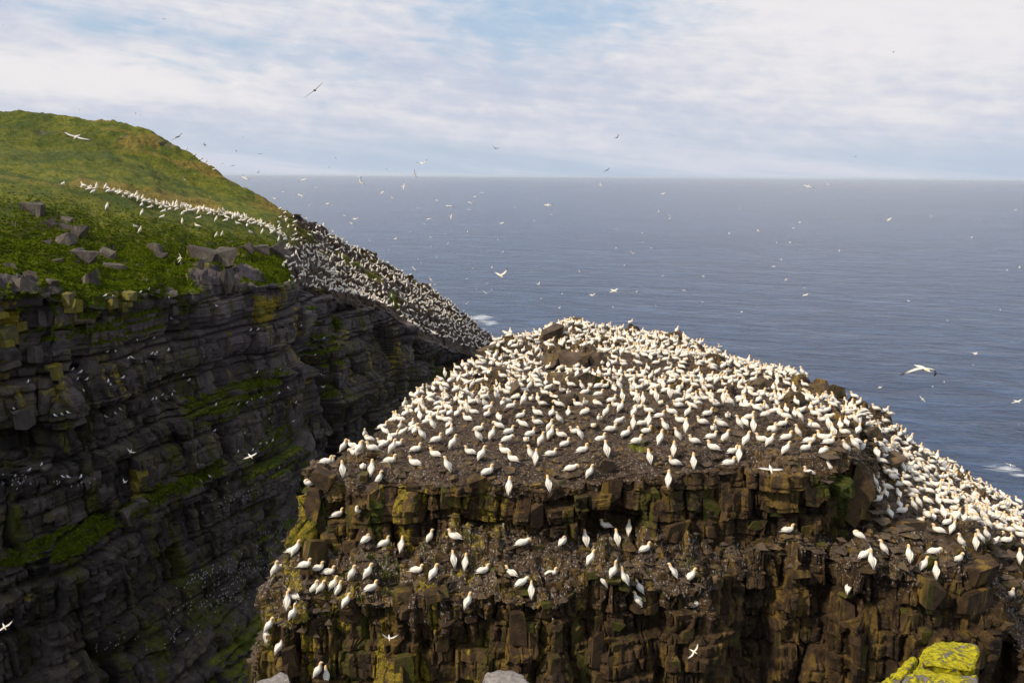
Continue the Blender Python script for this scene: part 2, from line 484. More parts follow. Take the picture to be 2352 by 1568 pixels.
def profile_surface(keys, nrows, xs, jit=None, smooth=None):
    kx = np.array([k[0] for k in keys], float)
    dz = np.array([key_column(k[0], k[1]) for k in keys])      # nk, npts, 2
    npt = dz.shape[1]
    D = np.stack([np.interp(xs, kx, dz[:, j, 0]) for j in range(npt)], 0)
    Z = np.stack([np.interp(xs, kx, dz[:, j, 1]) for j in range(npt)], 0)
    for j, n in (smooth or {}).items():
        D[j] = gsm(D[j], n); Z[j] = gsm(Z[j], n)
    for j, (ad, az, wl) in (jit or {}).items():
        D[j] += ad * wob(xs, wl, 300 + j); Z[j] += az * wob(xs, wl * 0.7, 340 + j)
    tt = []
    for j, n in enumerate(nrows):
        tt.append(j + np.arange(n) / n)
    tt = np.concatenate(tt + [[npt - 1.0]])
    j0 = np.minimum(tt.astype(int), npt - 2); f = (tt - j0)[:, None]
    d = D[j0] * (1 - f) + D[j0 + 1] * f; z = Z[j0] * (1 - f) + Z[j0 + 1] * f
    depth = d * math.cos(PITCH) - z * math.sin(PITCH)
    X = (xs[None, :] - 1176) / FD * depth
    pos = np.stack([X, d, z], 2).reshape(-1, 3)
    T = np.repeat(tt[:, None], len(xs), 1).ravel()
    return pos, T, len(tt), len(xs)


def stack_key(x, sky, mid, rim, foot, front):
    (ys, ds), (yf, df) = sky, front
    zs = ray(x, ys)[2] * ds
    return (x, [('z', SEA - 3, ds + 22), ('z', zs - 9, ds + 9), ('y', ys, ds), ('y', *mid), ('y', *rim), ('y', *foot), ('y', yf, df),
                ('z', -33.0 if ray(x, yf)[2] * df > -31 else ray(x, yf)[2] * df - 6, df - 1.2), ('z', SEA - 3, df - 5)])


STACK = [
    (540, [('z', SEA - 3, 62), ('z', SEA - 2, 50), ('z', -70, 40), ('z', -72, 39.5), ('z', -74, 39), ('z', -76, 38.5), ('z', -78, 38), ('z', -88, 37), ('z', SEA - 3, 33)]),
    stack_key(582, (1560, 38), (1565, 37.6), (1570, 37.2), (1575, 37), (1600, 36.4)),
    stack_key(588, (1490, 38), (1493, 37.6), (1497, 37.2), (1500, 37), (1540, 36.4)),
    stack_key(616, (1452, 38.5), (1455, 38), (1458, 37.6), (1462, 37.2), (1530, 36)),
    stack_key(624, (1345, 39), (1348, 38.6), (1352, 38.2), (1356, 38), (1440, 36)),
    stack_key(655, (1295, 40), (1300, 39.4), (1306, 39), (1312, 38.7), (1415, 36)),
    stack_key(692, (1240, 40.5), (1244, 40), (1250, 39.6), (1262, 39.2), (1400, 36)),
    stack_key(702, (1112, 42), (1116, 41.4), (1124, 40.6), (1240, 40), (1395, 36)),
    stack_key(745, (1082, 43.5), (1092, 42.4), (1118, 40.4), (1250, 39.6), (1390, 36)),
    stack_key(790, (1048, 46.5), (1068, 43.6), (1112, 40), (1250, 39.6), (1390, 36)),
    stack_key(880, (988, 53), (1040, 45), (1100, 39.6), (1240, 39.4), (1385, 36)),
    stack_key(950, (908, 61), (1000, 47), (1098, 39.2), (1235, 39.4), (1380, 36)),
    stack_key(1080, (832, 72), (965, 49), (1098, 39.2), (1230, 39.4), (1375, 36)),
    stack_key(1200, (780, 81), (935, 51), (1106, 39), (1225, 39.2), (1372, 36)),
    stack_key(1300, (746, 88), (915, 53), (1104, 39.2), (1222, 39.3), (1370, 36)),
    stack_key(1400, (764, 87), (912, 53), (1090, 39.4), (1222, 39.4), (1368, 36.3)),
    stack_key(1560, (784, 83), (920, 52), (1080, 39.5), (1232, 39.4), (1368, 36.5)),
    stack_key(1620, (806, 80), (928, 51), (1070, 39.8), (1238, 39.6), (1345, 37.2)),
    stack_key(1680, (826, 77), (938, 50.5), (1062, 40.2), (1242, 39.9), (1262, 39.4)),
    stack_key(1760, (846, 74), (955, 49.5), (1050, 40.6), (1248, 40.1), (1264, 39.7)),
    stack_key(1900, (888, 67.5), (975, 49), (1046, 41.4), (1255, 40.4), (1275, 39.8)),
    stack_key(1945, (925, 65), (990, 48.5), (1048, 41.8), (1260, 40.6), (1310, 38.8)),
    stack_key(1978, (940, 64), (1003, 48), (1050, 42.2), (1225, 41.6), (1330, 38)),
    stack_key(2000, (950, 64), (1050, 50), (1185, 43), (1215, 41.6), (1335, 37.6)),
    stack_key(2130, (1035, 68.5), (1112, 53), (1212, 43.6), (1245, 41.6), (1345, 37.4)),
    stack_key(2262, (1128, 71), (1175, 55), (1236, 44.4), (1265, 41.6), (1340, 37.8)),
    stack_key(2284, (1142, 71.5), (1184, 55.5), (1242, 44.8), (1310, 42.8), (1420, 39)),
    stack_key(2352, (1186, 73), (1214, 58), (1262, 47), (1345, 43.5), (1500, 38)),
    stack_key(2470, (1275, 76), (1290, 64), (1330, 52), (1420, 46), (1620, 39)),
    stack_key(2600, (1400, 80), (1410, 68), (1430, 56), (1520, 48), (1750, 40)),
]


def build_stack():
    xs = np.arange(542, 2598, 2.75)
    pos, T, nr, nc = profile_surface(STACK, [8, 14, 120, 125, 85, 80, 135, 22], xs,
                                    {4: (1.6, 0.25, 150), 5: (1.0, 0.8, 130), 6: (1.0, 0.9, 150), 7: (1.2, 0.5, 170)})
    N = grid_normals(pos, nr, nc)
    if N[(T > 3.2) & (T < 3.8)][:, 2].mean() < 0: N = -N
    base = pos.copy()
    # large undulation
    lo = fbm(base, 0.16, 3, 3) - .5
    steep = 1 - np.clip(np.abs(N[:, 2]), 0, 1)
    wall = sstep(0.25, 0.7, steep)
    wall = np.where(T < 2.0, 1.0, wall)
    o0, e0, hh0 = blocks(base, 4.2, 3.6, 0.5, 15, 0.2)
    o1, e1, hh1 = blocks(base, 1.35, 2.3, 0.30, 21, 0.12)
    o2, e2, hh2 = blocks(base, 0.6, 0.95, -0.2, 33, 0.12)
    o3, e3, hh3 = blocks(base, 0.26, 0.30, 0.5, 47, 0.2)
    disp = o0 * 1.1 + o1 * 0.62 + o2 * 0.22 + o3 * 0.09 + (fbm(base, 0.35, 4, 9) - .5) * 1.0 + (fbm(base, [1.6, 1.6, 0.2], 3, 19) - .5) * 0.5
    disp -= 0.34 * np.exp(-(e1 / 0.06) ** 2) + 0.13 * np.exp(-(e2 / 0.04) ** 2)
    topd = (fbm(base, 0.55, 5, 61, 0.6) - .5) * 0.85 + (vnoise(base, 2.4, 77) - .5) * 0.22 + (vnoise(base, 5.5, 78) - .5) * 0.11
    # rubble: sparse blocky steps on the top
    ob, eb, hb = blocks(base, 1.3, 0.7, 0.8, 88)
    rub = sstep(0.48, 0.66, fbm(base, 0.22, 3, 90)) * sstep(4.15, 3.4, T)
    rub = np.maximum(rub, sstep(0.42, 0.58, fbm(base, 0.4, 3, 91)) * sstep(3.75, 3.95, T))
    topd += np.where(hb > 0.5, (hb - 0.5) * 1.6 * (1 - sstep(0.15, 0.0, eb) * .6), 0) * rub + (o1 * 0.7 + o2 * .3) * sstep(4.6, 4.95, T)
    topd += (fbm(base, 0.13, 2, 92) - .5) * 1.6 * sstep(3.3, 2.5, T)
    horiz = N.copy(); horiz[:, 2] *= 0.35
    horiz /= np.maximum(np.linalg.norm(horiz, axis=1, keepdims=True), 1e-6)
    fade = np.where(T < 2.02, 0.3, 1.0)
    edge = np.clip((base[:, 0] * 0 + np.tile(xs, nr) - 545) / 60, 0.3, 1)
    pos = base + horiz * (disp * wall * fade * edge)[:, None]
    pos[:, 2] -= 0.75 * np.exp(-((T - 4.0) / 0.07) ** 2) * (0.4 + 1.2 * fbm(base, 0.6, 3, 93))
    pos[:, 2] += topd * (1 - wall * 0.8) + lo * 0.5 * (1 - wall)
    # the summit heap
    sx, sy, _ = project(base)
    N2 = grid_normals(pos, nr, nc)
    if N2[(T > 3.2) & (T < 3.8)][:, 2].mean() < 0: N2 = -N2
    up = N2[:, 2]
    nA = fbm(base, 0.35, 4, 101); nB = fbm(base, [1.0, 1.0, 0.16], 4, 102); nC = fbm(base, 0.8, 4, 103)
    on_top = sstep(4.25, 3.95, T) * sstep(1.8, 2.0, T)
    shelf = sstep(4.85, 5.05, T) * sstep(6.2, 5.95, T)
    soil = np.clip(np.maximum(on_top * 0.85, shelf * 0.75) * sstep(0.15, 0.55, up + 0.35 * (nC - .5)) + 0.25 * (nA - .5), 0, 1)
    soil *= 1 - 0.6 * rub
    mossL = sstep(1000, 700, sx) * 0.22 + 0.10
    moss = np.clip(mossL + sstep(0.50, 0.68, nB) * 0.38 + sstep(4.0, 4.2, T) * 0.08, 0, 0.75) * (1 - on_top * 0.7)
    right_moss = np.exp(-((sx - 1960) / 45) ** 2 - ((sy - 1130) / 80) ** 2) + np.exp(-((sx - 1890) / 40) ** 2 - ((sy - 1105) / 25) ** 2)
    gl = np.exp(-((sx - 865) / 22) ** 2 - ((sy - 1170) / 60) ** 2)
    moss = np.clip(moss + right_moss * 0.8 + gl * 0.7, 0, 1)
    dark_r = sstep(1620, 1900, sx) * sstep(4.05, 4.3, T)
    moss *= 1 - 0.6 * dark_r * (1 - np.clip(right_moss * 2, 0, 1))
    lich = np.zeros(len(pos))
    for (cx, cy, rx, ry, a) in ((995, 1420, 16, 45, .7), (1040, 1400, 14, 50, .55), (1075, 1480, 10, 50, .6), (1075, 1215, 22, 50, .45),
                                (705, 1170, 8, 40, .5), (915, 1230, 14, 50, .45), (665, 1430, 14, 40, .6), (815, 1300, 12, 30, .3), (1130, 1170, 16, 40, .4),
                                (740, 1450, 12, 60, .35), (1240, 1500, 14, 50, .4), (640, 1350, 8, 30, .5), (2170, 1410, 20, 22, .35)):
        lich = np.maximum(lich, a * np.exp(-((sx - cx) / rx) ** 2 - ((sy - cy) / ry) ** 2))
    lich = np.maximum(lich, 0.52 * sstep(0.50, 0.62, fbm(base, [1.1, 1.1, 0.15], 4, 108)) * sstep(1750, 1000, sx) * (T > 4.1))
    tuft = np.exp(-((sx - 1465) / 28) ** 2 - ((sy - 1030) / 9) ** 2)
    grass = np.clip(tuft * 0.9, 0, 1)
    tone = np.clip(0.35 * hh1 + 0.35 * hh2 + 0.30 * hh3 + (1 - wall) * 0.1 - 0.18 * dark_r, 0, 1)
    guano = np.clip(0.15 + on_top * 0.45 + shelf * 0.45 + sstep(4.0, 4.2, T) * sstep(6.6, 5.8, T) * 0.12, 0, 1)
    me = grid_mesh('sea_stack', pos, nr, nc, MAT_STACK)
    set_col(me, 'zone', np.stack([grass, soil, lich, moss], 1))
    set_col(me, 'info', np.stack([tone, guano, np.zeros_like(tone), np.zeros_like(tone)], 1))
    o = link('sea_stack', me); tag(o, 'brown flat-topped rock stack crowded with white gannets', None, None, 'structure')
    return o, pos, N2, T, sx, sy


stack, S_pos, S_n, S_T, S_bx, S_by = build_stack()


def head_key(x, sky, far, dip, crest, low, rim, fault=0.0):
    d = rim[1]; zr = ray(x, rim[0])[2] * d
    z1 = min(-31.0, zr - 6); z2 = min(-39.5, z1 - 6); z3 = min(-58, z2 - 12)
    zs = ray(x, sky[0])[2] * sky[1]
    return (x, [('z', SEA - 3, sky[1] + 90), ('z', zs - 14, sky[1] + 30), ('y', *sky), ('y', *far), ('y', *dip), ('y', *crest), ('y', *low), ('y', *rim),
                ('z', z1, d - 1.0), ('z', z1 - 2.0, d - 3.2), ('z', z2, d - 4.2), ('z', z2 - 2.2, d - 7.5), ('z', z3, d - 9), ('z', min(-76, z3 - 10), d - float(np.interp(x, [250, 480], [12, 32]))), ('z', SEA - 3, d - 40)])


HEAD = [
    head_key(-700, (230, 215), (330, 185), (398, 150), (395, 122), (530, 96), (700, 72)),
    head_key(-300, (238, 215), (330, 188), (402, 150), (397, 126), (530, 102), (690, 78)),
    head_key(0, (254, 215), (332, 190), (410, 152), (403, 130), (535, 106), (680, 85)),
    head_key(130, (264, 215), (340, 192), (425, 152), (420, 132), (545, 112), (692, 90)),
    head_key(250, (276, 215), (350, 195), (452, 155), (447, 137), (560, 117), (690, 96)),
    head_key(350, (303, 214), (380, 197), (472, 160), (466, 142), (570, 122), (682, 104)),
    head_key(430, (350, 213), (420, 199), (488, 165), (482, 148), (580, 127), (674, 110)),
    head_key(520, (410, 210), (450, 196), (500, 168), (500, 153), (585, 134), (664, 117)),
    head_key(640, (476, 205), (494, 190), (510, 174), (524, 160), (588, 143), (655, 128)),
    head_key(690, (503, 206), (525, 194), (550, 182), (575, 170), (615, 150), (662, 136)),
    head_key(705, (512, 207), (540, 196), (565, 185), (595, 172), (640, 160), (676, 152)),
    head_key(760, (540, 212), (572, 202), (600, 190), (630, 180), (655, 168), (686, 158)),
    head_key(850, (586, 220), (612, 210), (635, 200), (657, 190), (678, 180), (702, 170)),
    head_key(925, (624, 227), (650, 218), (668, 210), (690, 201), (712, 192), (742, 182)),
    head_key(945, (638, 229), (658, 221), (678, 213), (702, 205), (730, 197), (765, 190)),
    head_key(1000, (672, 233), (688, 226), (703, 220), (722, 214), (747, 208), (785, 202)),
    head_key(1060, (718, 238), (726, 233), (738, 228), (752, 223), (772, 218), (805, 213)),
    head_key(1125, (774, 243), (780, 240), (786, 238), (795, 235), (805, 232), (820, 229)),
    head_key(1160, (800, 246), (806, 243), (812, 241), (820, 238), (830, 235), (850, 232)),
    (1240, [('z', SEA - 3, 300), ('z', SEA - 2, 280)] + [('z', SEA - 1 - k * .1, 250 - 3 * k) for k in range(13)]),
]


def build_head():
    xs = np.concatenate([np.arange(-690, -60, 9.0), np.arange(-60, 1232, 2.7)])
    pos, T, nr, nc = profile_surface(HEAD, [4, 8, 62, 34, 30, 50, 52, 120, 14, 46, 16, 66, 60, 6], xs,
                                    {7: (5, 1.2, 140), 8: (4, 1.6, 160), 9: (4, 1.6, 160), 10: (4, 1.5, 200), 11: (2.5, 1.5, 200), 12: (2, 1, 200)},
                                    {1: 14, 2: 9, 3: 14, 4: 12, 5: 9, 6: 6})
    N = grid_normals(pos, nr, nc)
    ok = (T > 5.5) & (T < 6.5)
    if N[ok][:, 2].mean() < 0: N = -N
    base = pos.copy(); PX = np.tile(xs, nr)
    steep = 1 - np.clip(np.abs(N[:, 2]), 0, 1)
    wall = sstep(0.35, 0.75, steep) * (T > 6.6)
    wall = np.maximum(wall, sstep(6.85, 7.1, T))
    ang = math.atan2(160, 45)
    # continuous beds
    zz = base[:, 2] + 0.9 * (fbm(base, 0.035, 3, 5) - .5) * 4
    bed = np.floor(zz / 3.1 + 0.3 * np.sin(zz)); hb = h3(bed, bed * 0, bed * 0, 5)
    bed2 = np.floor(zz / 1.15); hb2 = h3(bed2, bed2 * 0, np.floor(base[:, 1] / 14.0), 6)
    o0, e0, h0 = blocks(base, 20.0, 7.0, ang, 115, 0.08)
    o1, e1, h1 = blocks(base, 5.5, 4.6, ang, 121, 0.10)
    o2, e2, h2 = blocks(base, 2.4, 2.2, ang + 0.15, 133, 0.10)
    o3, e3, h3_ = blocks(base, 1.0, 0.9, ang, 143, 0.15)
    disp = (hb - .5) * 0.7 + (hb2 - .5) * 0.25 + o0 * 4.0 + o1 * 1.2 + o2 * 0.45 + o3 * 0.22 + (fbm(base, 0.05, 3, 151) - .5) * 4.0
    disp -= 1.0 * np.exp(-(e1 / 0.16) ** 2) + 0.4 * np.exp(-(e2 / 0.10) ** 2) + 1.2 * np.exp(-(e0 / 0.25) ** 2)
    # the slanting cleft
    sx, sy, _ = project(base)
    cl = sx - (690 + (sy - 830) * 0.42)
    disp -= 5.0 * np.exp(-((cl - 14) / 12) ** 2) * sstep(760, 840, sy)
    cl2 = sx - (182 + (sy - 830) * 0.16)
    disp -= 3.2 * np.exp(-(cl2 / 9) ** 2) * sstep(770, 820, sy) * sstep(1120, 1000, sy)
    cl3 = sx - (938 + (sy - 800) * 0.05)
    disp -= 6 * np.exp(-(cl3 / 8) ** 2) * sstep(775, 800, sy)
    horiz = N.copy(); horiz[:, 2] *= 0.2
    horiz /= np.maximum(np.linalg.norm(horiz, axis=1, keepdims=True), 1e-6)
    pos = base + horiz * (disp * wall)[:, None]
    rocky = sstep(640, 690, sx) * (1 - wall)
    low = sstep(5.3, 6.0, T)                      # lower green slope is lumpier
    g = (fbm(base, 0.09, 4, 161) - .5) * (1.2 + 1.8 * sstep(3.0, 4.5, T)) + (fbm(base, 0.30, 4, 169) - .5) * 2.0 * sstep(4.8, 4.2, T) + (fbm(base, 0.5, 4, 162) - .5) * (0.7 + 1.3 * low) + (vnoise(base, 2.0, 163) - .5) * 0.25 * low
    or_, er_, hr_ = blocks(base, 2.6, 1.3, 0.5, 171)
    g2 = (fbm(base, 0.12, 4, 164) - .5) * 3 + or_ * 1.6 + (vnoise(base, 1.2, 165) - .5) * 0.5
    # outcrops of stone in the green
    oc = sstep(0.60, 0.66, fbm(base, [0.11, 0.11, 0.2], 3, 166)) * sstep(5.25, 6.2, T) * (1 - wall)
    for (cx, cy, rx, ry) in ((475, 590, 40, 30), (597, 567, 48, 14), (500, 620, 22, 25), (185, 582, 22, 10), (250, 580, 18, 14), (75, 470, 16, 12), (215, 625, 12, 15), (420, 610, 22, 10)):
        oc = np.maximum(oc, 1.3 * np.exp(-((sx - cx) / rx) ** 4 - ((sy - cy) / ry) ** 4) * sstep(5.1, 5.3, T))
    scree = np.exp(-((sy - (303 + (sx - 100) * 0.10)) / 15) ** 2) * sstep(20, 90, sx) * sstep(470, 380, sx) * (T < 4.2) * sstep(.42, .58, fbm(base, 0.35, 3, 168))
    oc = np.clip(np.maximum(oc, scree * 0.55), 0, 1)
    pos[:, 2] += (g * (1 - rocky) + g2 * rocky) * (1 - wall) * np.where(T < 2, 0.3, 1) + oc * (o2 * 1.2 + 0.5) * (1 - wall)
    N2 = grid_normals(pos, nr, nc)
    if N2[ok][:, 2].mean() < 0: N2 = -N2
    up = N2[:, 2]
    nA = fbm(base, 0.06, 4, 181); nB = fbm(base, 0.35, 4, 182)
    nV = fbm(base, [0.5, 0.5, 0.07], 4, 183)
    nW = fbm(base, [0.7, 0.7, 0.08], 3, 184)
    grass = (1 - wall) * sstep(700, 640, sx + 60 * (nA - .5)) * (1 - oc * 0.95)
    # tongues of turf running down the upper cliff on the left, green ledges
    tong = sstep(7.75, 7.2, T + 0.9 * (nA - .5)) * sstep(0.25, 0.5, up + 0.4 * (nB - .5)) * sstep(700, 600, sx)
    grass = np.maximum(grass, tong * 0.9 * sstep(0.42, 0.56, nA))
    ledge = np.maximum(((T > 8.0) & (T < 9.2)) * sstep(380, 480, sx) * sstep(660, 640, sx), ((T > 10.15) & (T < 11.02)) * sstep(560, 470, sx)) * 1.0
    grass = np.maximum(grass, ledge * sstep(0.15, 0.45, up + 0.5 * (nB - .5)) * 0.85)
    grass = np.maximum(grass, sstep(0.62, 0.72, nA) * sstep(0.45, 0.7, up) * (T > 8) * 0.7)
    gp = 0
    for (cx, cy, rx, ry, sl) in ((610, 610, 50, 40, .3), (700, 540, 30, 14, .6), (800, 600, 45, 14, .55), (790, 592, 30, 12, .5), (905, 690, 16, 22, .9), (945, 740, 18, 12, .7), (860, 640, 25, 10, .6), (960, 640, 20, 14, .6), (715, 742, 24, 6, 0), (770, 742, 10, 20, 0), (800, 1240, 20, 14, 0), (700, 708, 20, 5, 0), (590, 1420, 50, 30, -.3), (540, 1470, 50, 25, -.3), (690, 1200, 22, 16, 0)):
        yy = sy - cy - (sx - cx) * sl
        gp = np.maximum(gp, np.exp(-((sx - cx) / rx) ** 2 - (yy / ry) ** 2))
    grass = np.clip(np.maximum(grass, gp * 1.0), 0, 1)
    soil = np.clip(rocky * (0.55 + 0.5 * sstep(0.35, 0.55, nB)) + np.exp(-((T - 4.95) / 0.16) ** 2) * sstep(480, 640, sx) * 0.6, 0, 1)
    lich = np.zeros(len(pos))
    for (cx, cy, rx, ry, a) in ((605, 712, 28, 40, 1.0), (625, 700, 18, 30, .8), (262, 705, 12, 26, .9), (282, 700, 8, 20, .8), (262, 748, 9, 22, .5), (10, 745, 14, 40, .9), (20, 770, 16, 20, .8), (152, 685, 16, 22, .6), (165, 745, 12, 26, .55),
                                (213, 690, 4, 24, .6), (120, 845, 12, 22, .7), (128, 900, 10, 26, .7), (15, 830, 14, 20, .5), (310, 900, 18, 24, .5), (282, 880, 18, 22, .5), (785, 770, 9, 28, .6), (500, 690, 14, 10, .4), (317, 1125, 9, 36, .8),
                                (395, 812, 14, 12, .5), (745, 690, 5, 14, .5), (345, 765, 10, 20, .35), (490, 600, 14, 30, .5), (640, 790, 16, 18, .45), (70, 1370, 10, 24, .5), (10, 1140, 10, 30, .4), (350, 1050, 20, 24, .4), (600, 1090, 14, 30, .3), (180, 760, 16, 16, .4)):
        lich = np.maximum(lich, a * np.exp(-((sx - cx) / rx) ** 2 - ((sy - cy) / ry) ** 2))
    lich = np.clip(lich * (0.85 + 0.6 * (nB - 0.3)), 0, 1)
    lich = np.maximum(lich, 0.45 * sstep(0.58, 0.68, nW) * (T > 7.0) * sstep(1150, 850, sy))
    moss = np.clip(0.10 + 0.42 * sstep(0.50, 0.64, nV) + 0.12 * sstep(900, 1200, sy), 0, .7) * (T > 6.9)
    greyt = np.exp(-((sx - 560) / 120) ** 2 - ((sy - 800) / 110) ** 2) * 0.8 + 0.25 * sstep(0.5, 0.7, nA) + 0.35 * sstep(7.9, 7.0, T) + 0.3 * oc
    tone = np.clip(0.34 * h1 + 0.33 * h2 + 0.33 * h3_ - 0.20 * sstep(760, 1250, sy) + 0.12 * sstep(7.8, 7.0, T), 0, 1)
    dry = sstep(3.4, 2.1, T + 1.4 * (nA - .5)) * (0.30 + 0.9 * sstep(.45, .6, fbm(base, 0.12, 4, 187))) * sstep(60, 200, sx + 80 * (nA - .5)) 
    dry = np.maximum(dry, 0.95 * np.exp(-((sy - (430 + (sx - 200) * 0.165)) / 26) ** 2) * sstep(110, 200, sx) * (T < 4.9) * sstep(560, 480, sx))
    dry = np.maximum(dry, np.exp(-((T - 4.95) / 0.22) ** 2) * 0.55)
    dry = np.maximum(dry, sstep(500, 640, sx) * 0.45 * (T < 4.5))
    guano = 0.10 + 0.35 * rocky + 0.25 * sstep(0.3, 0.7, up) * (T > 8.0)
    me = grid_mesh('headland', pos, nr, nc, MAT_HEAD)
    set_col(me, 'zone', np.stack([grass, soil, lich, moss], 1))
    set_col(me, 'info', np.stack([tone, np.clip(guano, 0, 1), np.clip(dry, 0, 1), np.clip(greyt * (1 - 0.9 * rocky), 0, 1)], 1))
    o = link('headland', me); tag(o, 'green headland falling in dark cliffs to a gorge', None, None, 'structure')
    return o, pos, N2, T, grass, dry


head, H_pos, H_n, H_T, H_grass, H_dry = build_head()


# ------------------------------------------------------------------ where does a line of sight meet the ground
class Finder:
    CELL = 3.0

    def __init__(s, pos, nrm):
        s.pos = pos; s.n = nrm
        x, y, w = project(pos)
        s.W = int(2700 / s.CELL); s.H = int(1900 / s.CELL)
        ix = ((x + 100) / s.CELL).astype(int); iy = ((y + 100) / s.CELL).astype(int)
        ok = (ix >= 0) & (ix < s.W) & (iy >= 0) & (iy < s.H)
        idx = np.nonzero(ok)[0]; key = iy[ok] * s.W + ix[ok]; wz = w[ok]
        order = np.lexsort((wz, key)); key = key[order]; idx = idx[order]
        first = np.concatenate([[True], key[1:] != key[:-1]])
        s.buf = np.full(s.W * s.H, -1, np.int64); s.buf[key[first]] = idx[first]
        s.buf = s.buf.reshape(s.H, s.W); s.w = w; s.x = x; s.y = y

    def at(s, x, y):
        cx = int((x + 100) / s.CELL); cy = int((y + 100) / s.CELL)
        best = None
        for r in (1, 3):
            c = s.buf[max(0, cy - r):cy + r + 1, max(0, cx - r):cx + r + 1]; c = c[c >= 0]
            if len(c):
                d = (s.x[c] - x) ** 2 + (s.y[c] - y) ** 2
                # ignore what lies well behind the nearest surface here
                near = s.w[c].min(); d = d + np.where(s.w[c] > near * 1.06, 400, 0)
                best = c[np.argmin(d)]; break
        if best is None: return None
        return s.pos[best], s.n[best], best


FS = Finder(S_pos, S_n); FH = Finder(H_pos, H_n)

# ------------------------------------------------------------------ rocks
def hull_mesh(name, mat, seed, cut=4, skew=0.18):
    """an angular stone: planes tilted off a box, corners cut away"""
    r = np.random.default_rng(seed); pl = []
    for ax in range(3):
        for sg in (-1, 1):
            n = r.normal(0, skew, 3); n[ax] = sg; pl.append((n / np.linalg.norm(n), 0.5 * r.uniform(.82, 1.0)))
    for k in range(cut):
        n = r.normal(0, 1, 3); n /= np.linalg.norm(n); pl.append((n, r.uniform(.44, .60)))
    N = np.array([p[0] for p in pl]); D = np.array([p[1] for p in pl]); bm = bmesh.new()
    m = len(pl)
    for a in range(m):
        for b in range(a + 1, m):
            for c in range(b + 1, m):
                M = N[[a, b, c]]
                if abs(np.linalg.det(M)) < 1e-3: continue
                x = np.linalg.solve(M, D[[a, b, c]])
                if np.all(N @ x <= D + 1e-6): bm.verts.new(x)
    bmesh.ops.remove_doubles(bm, verts=bm.verts, dist=0.012)
    bmesh.ops.convex_hull(bm, input=bm.verts)
    bmesh.ops.delete(bm, geom=[v for v in bm.verts if not v.link_faces], context='VERTS')
    bmesh.ops.dissolve_limit(bm, angle_limit=0.05, verts=bm.verts, edges=bm.edges)
    me = bpy.data.meshes.new(name); bm.to_mesh(me); bm.free(); me.materials.append(mat)
    return me


SB = [hull_mesh('rock_block', MAT_BLOCK, 100 + i, 4, 0.13) for i in range(14)]
BB = [hull_mesh('boulder', MAT_BOULDER, 200 + i, 7, 0.35) for i in range(12)]
HB = [hull_mesh('rock_block', MAT_HBLOCK, 300 + i, 3, 0.11) for i in range(12)]
HY = [hull_mesh('rock_block', MAT_HLICH, 360 + i, 2, 0.08) for i in range(6)]
HG = [hull_mesh('boulder', MAT_HBOULD, 400 + i, 6, 0.2) for i in range(12)]
PXW = lambda d: d / FD / math.cos(PITCH)      # metres per picture unit at distance d


def put(mesh, name, p, size, rot, parent=None):
    o = link(name, mesh, parent, p); o.scale = size; o.rotation_euler = rot
    return o


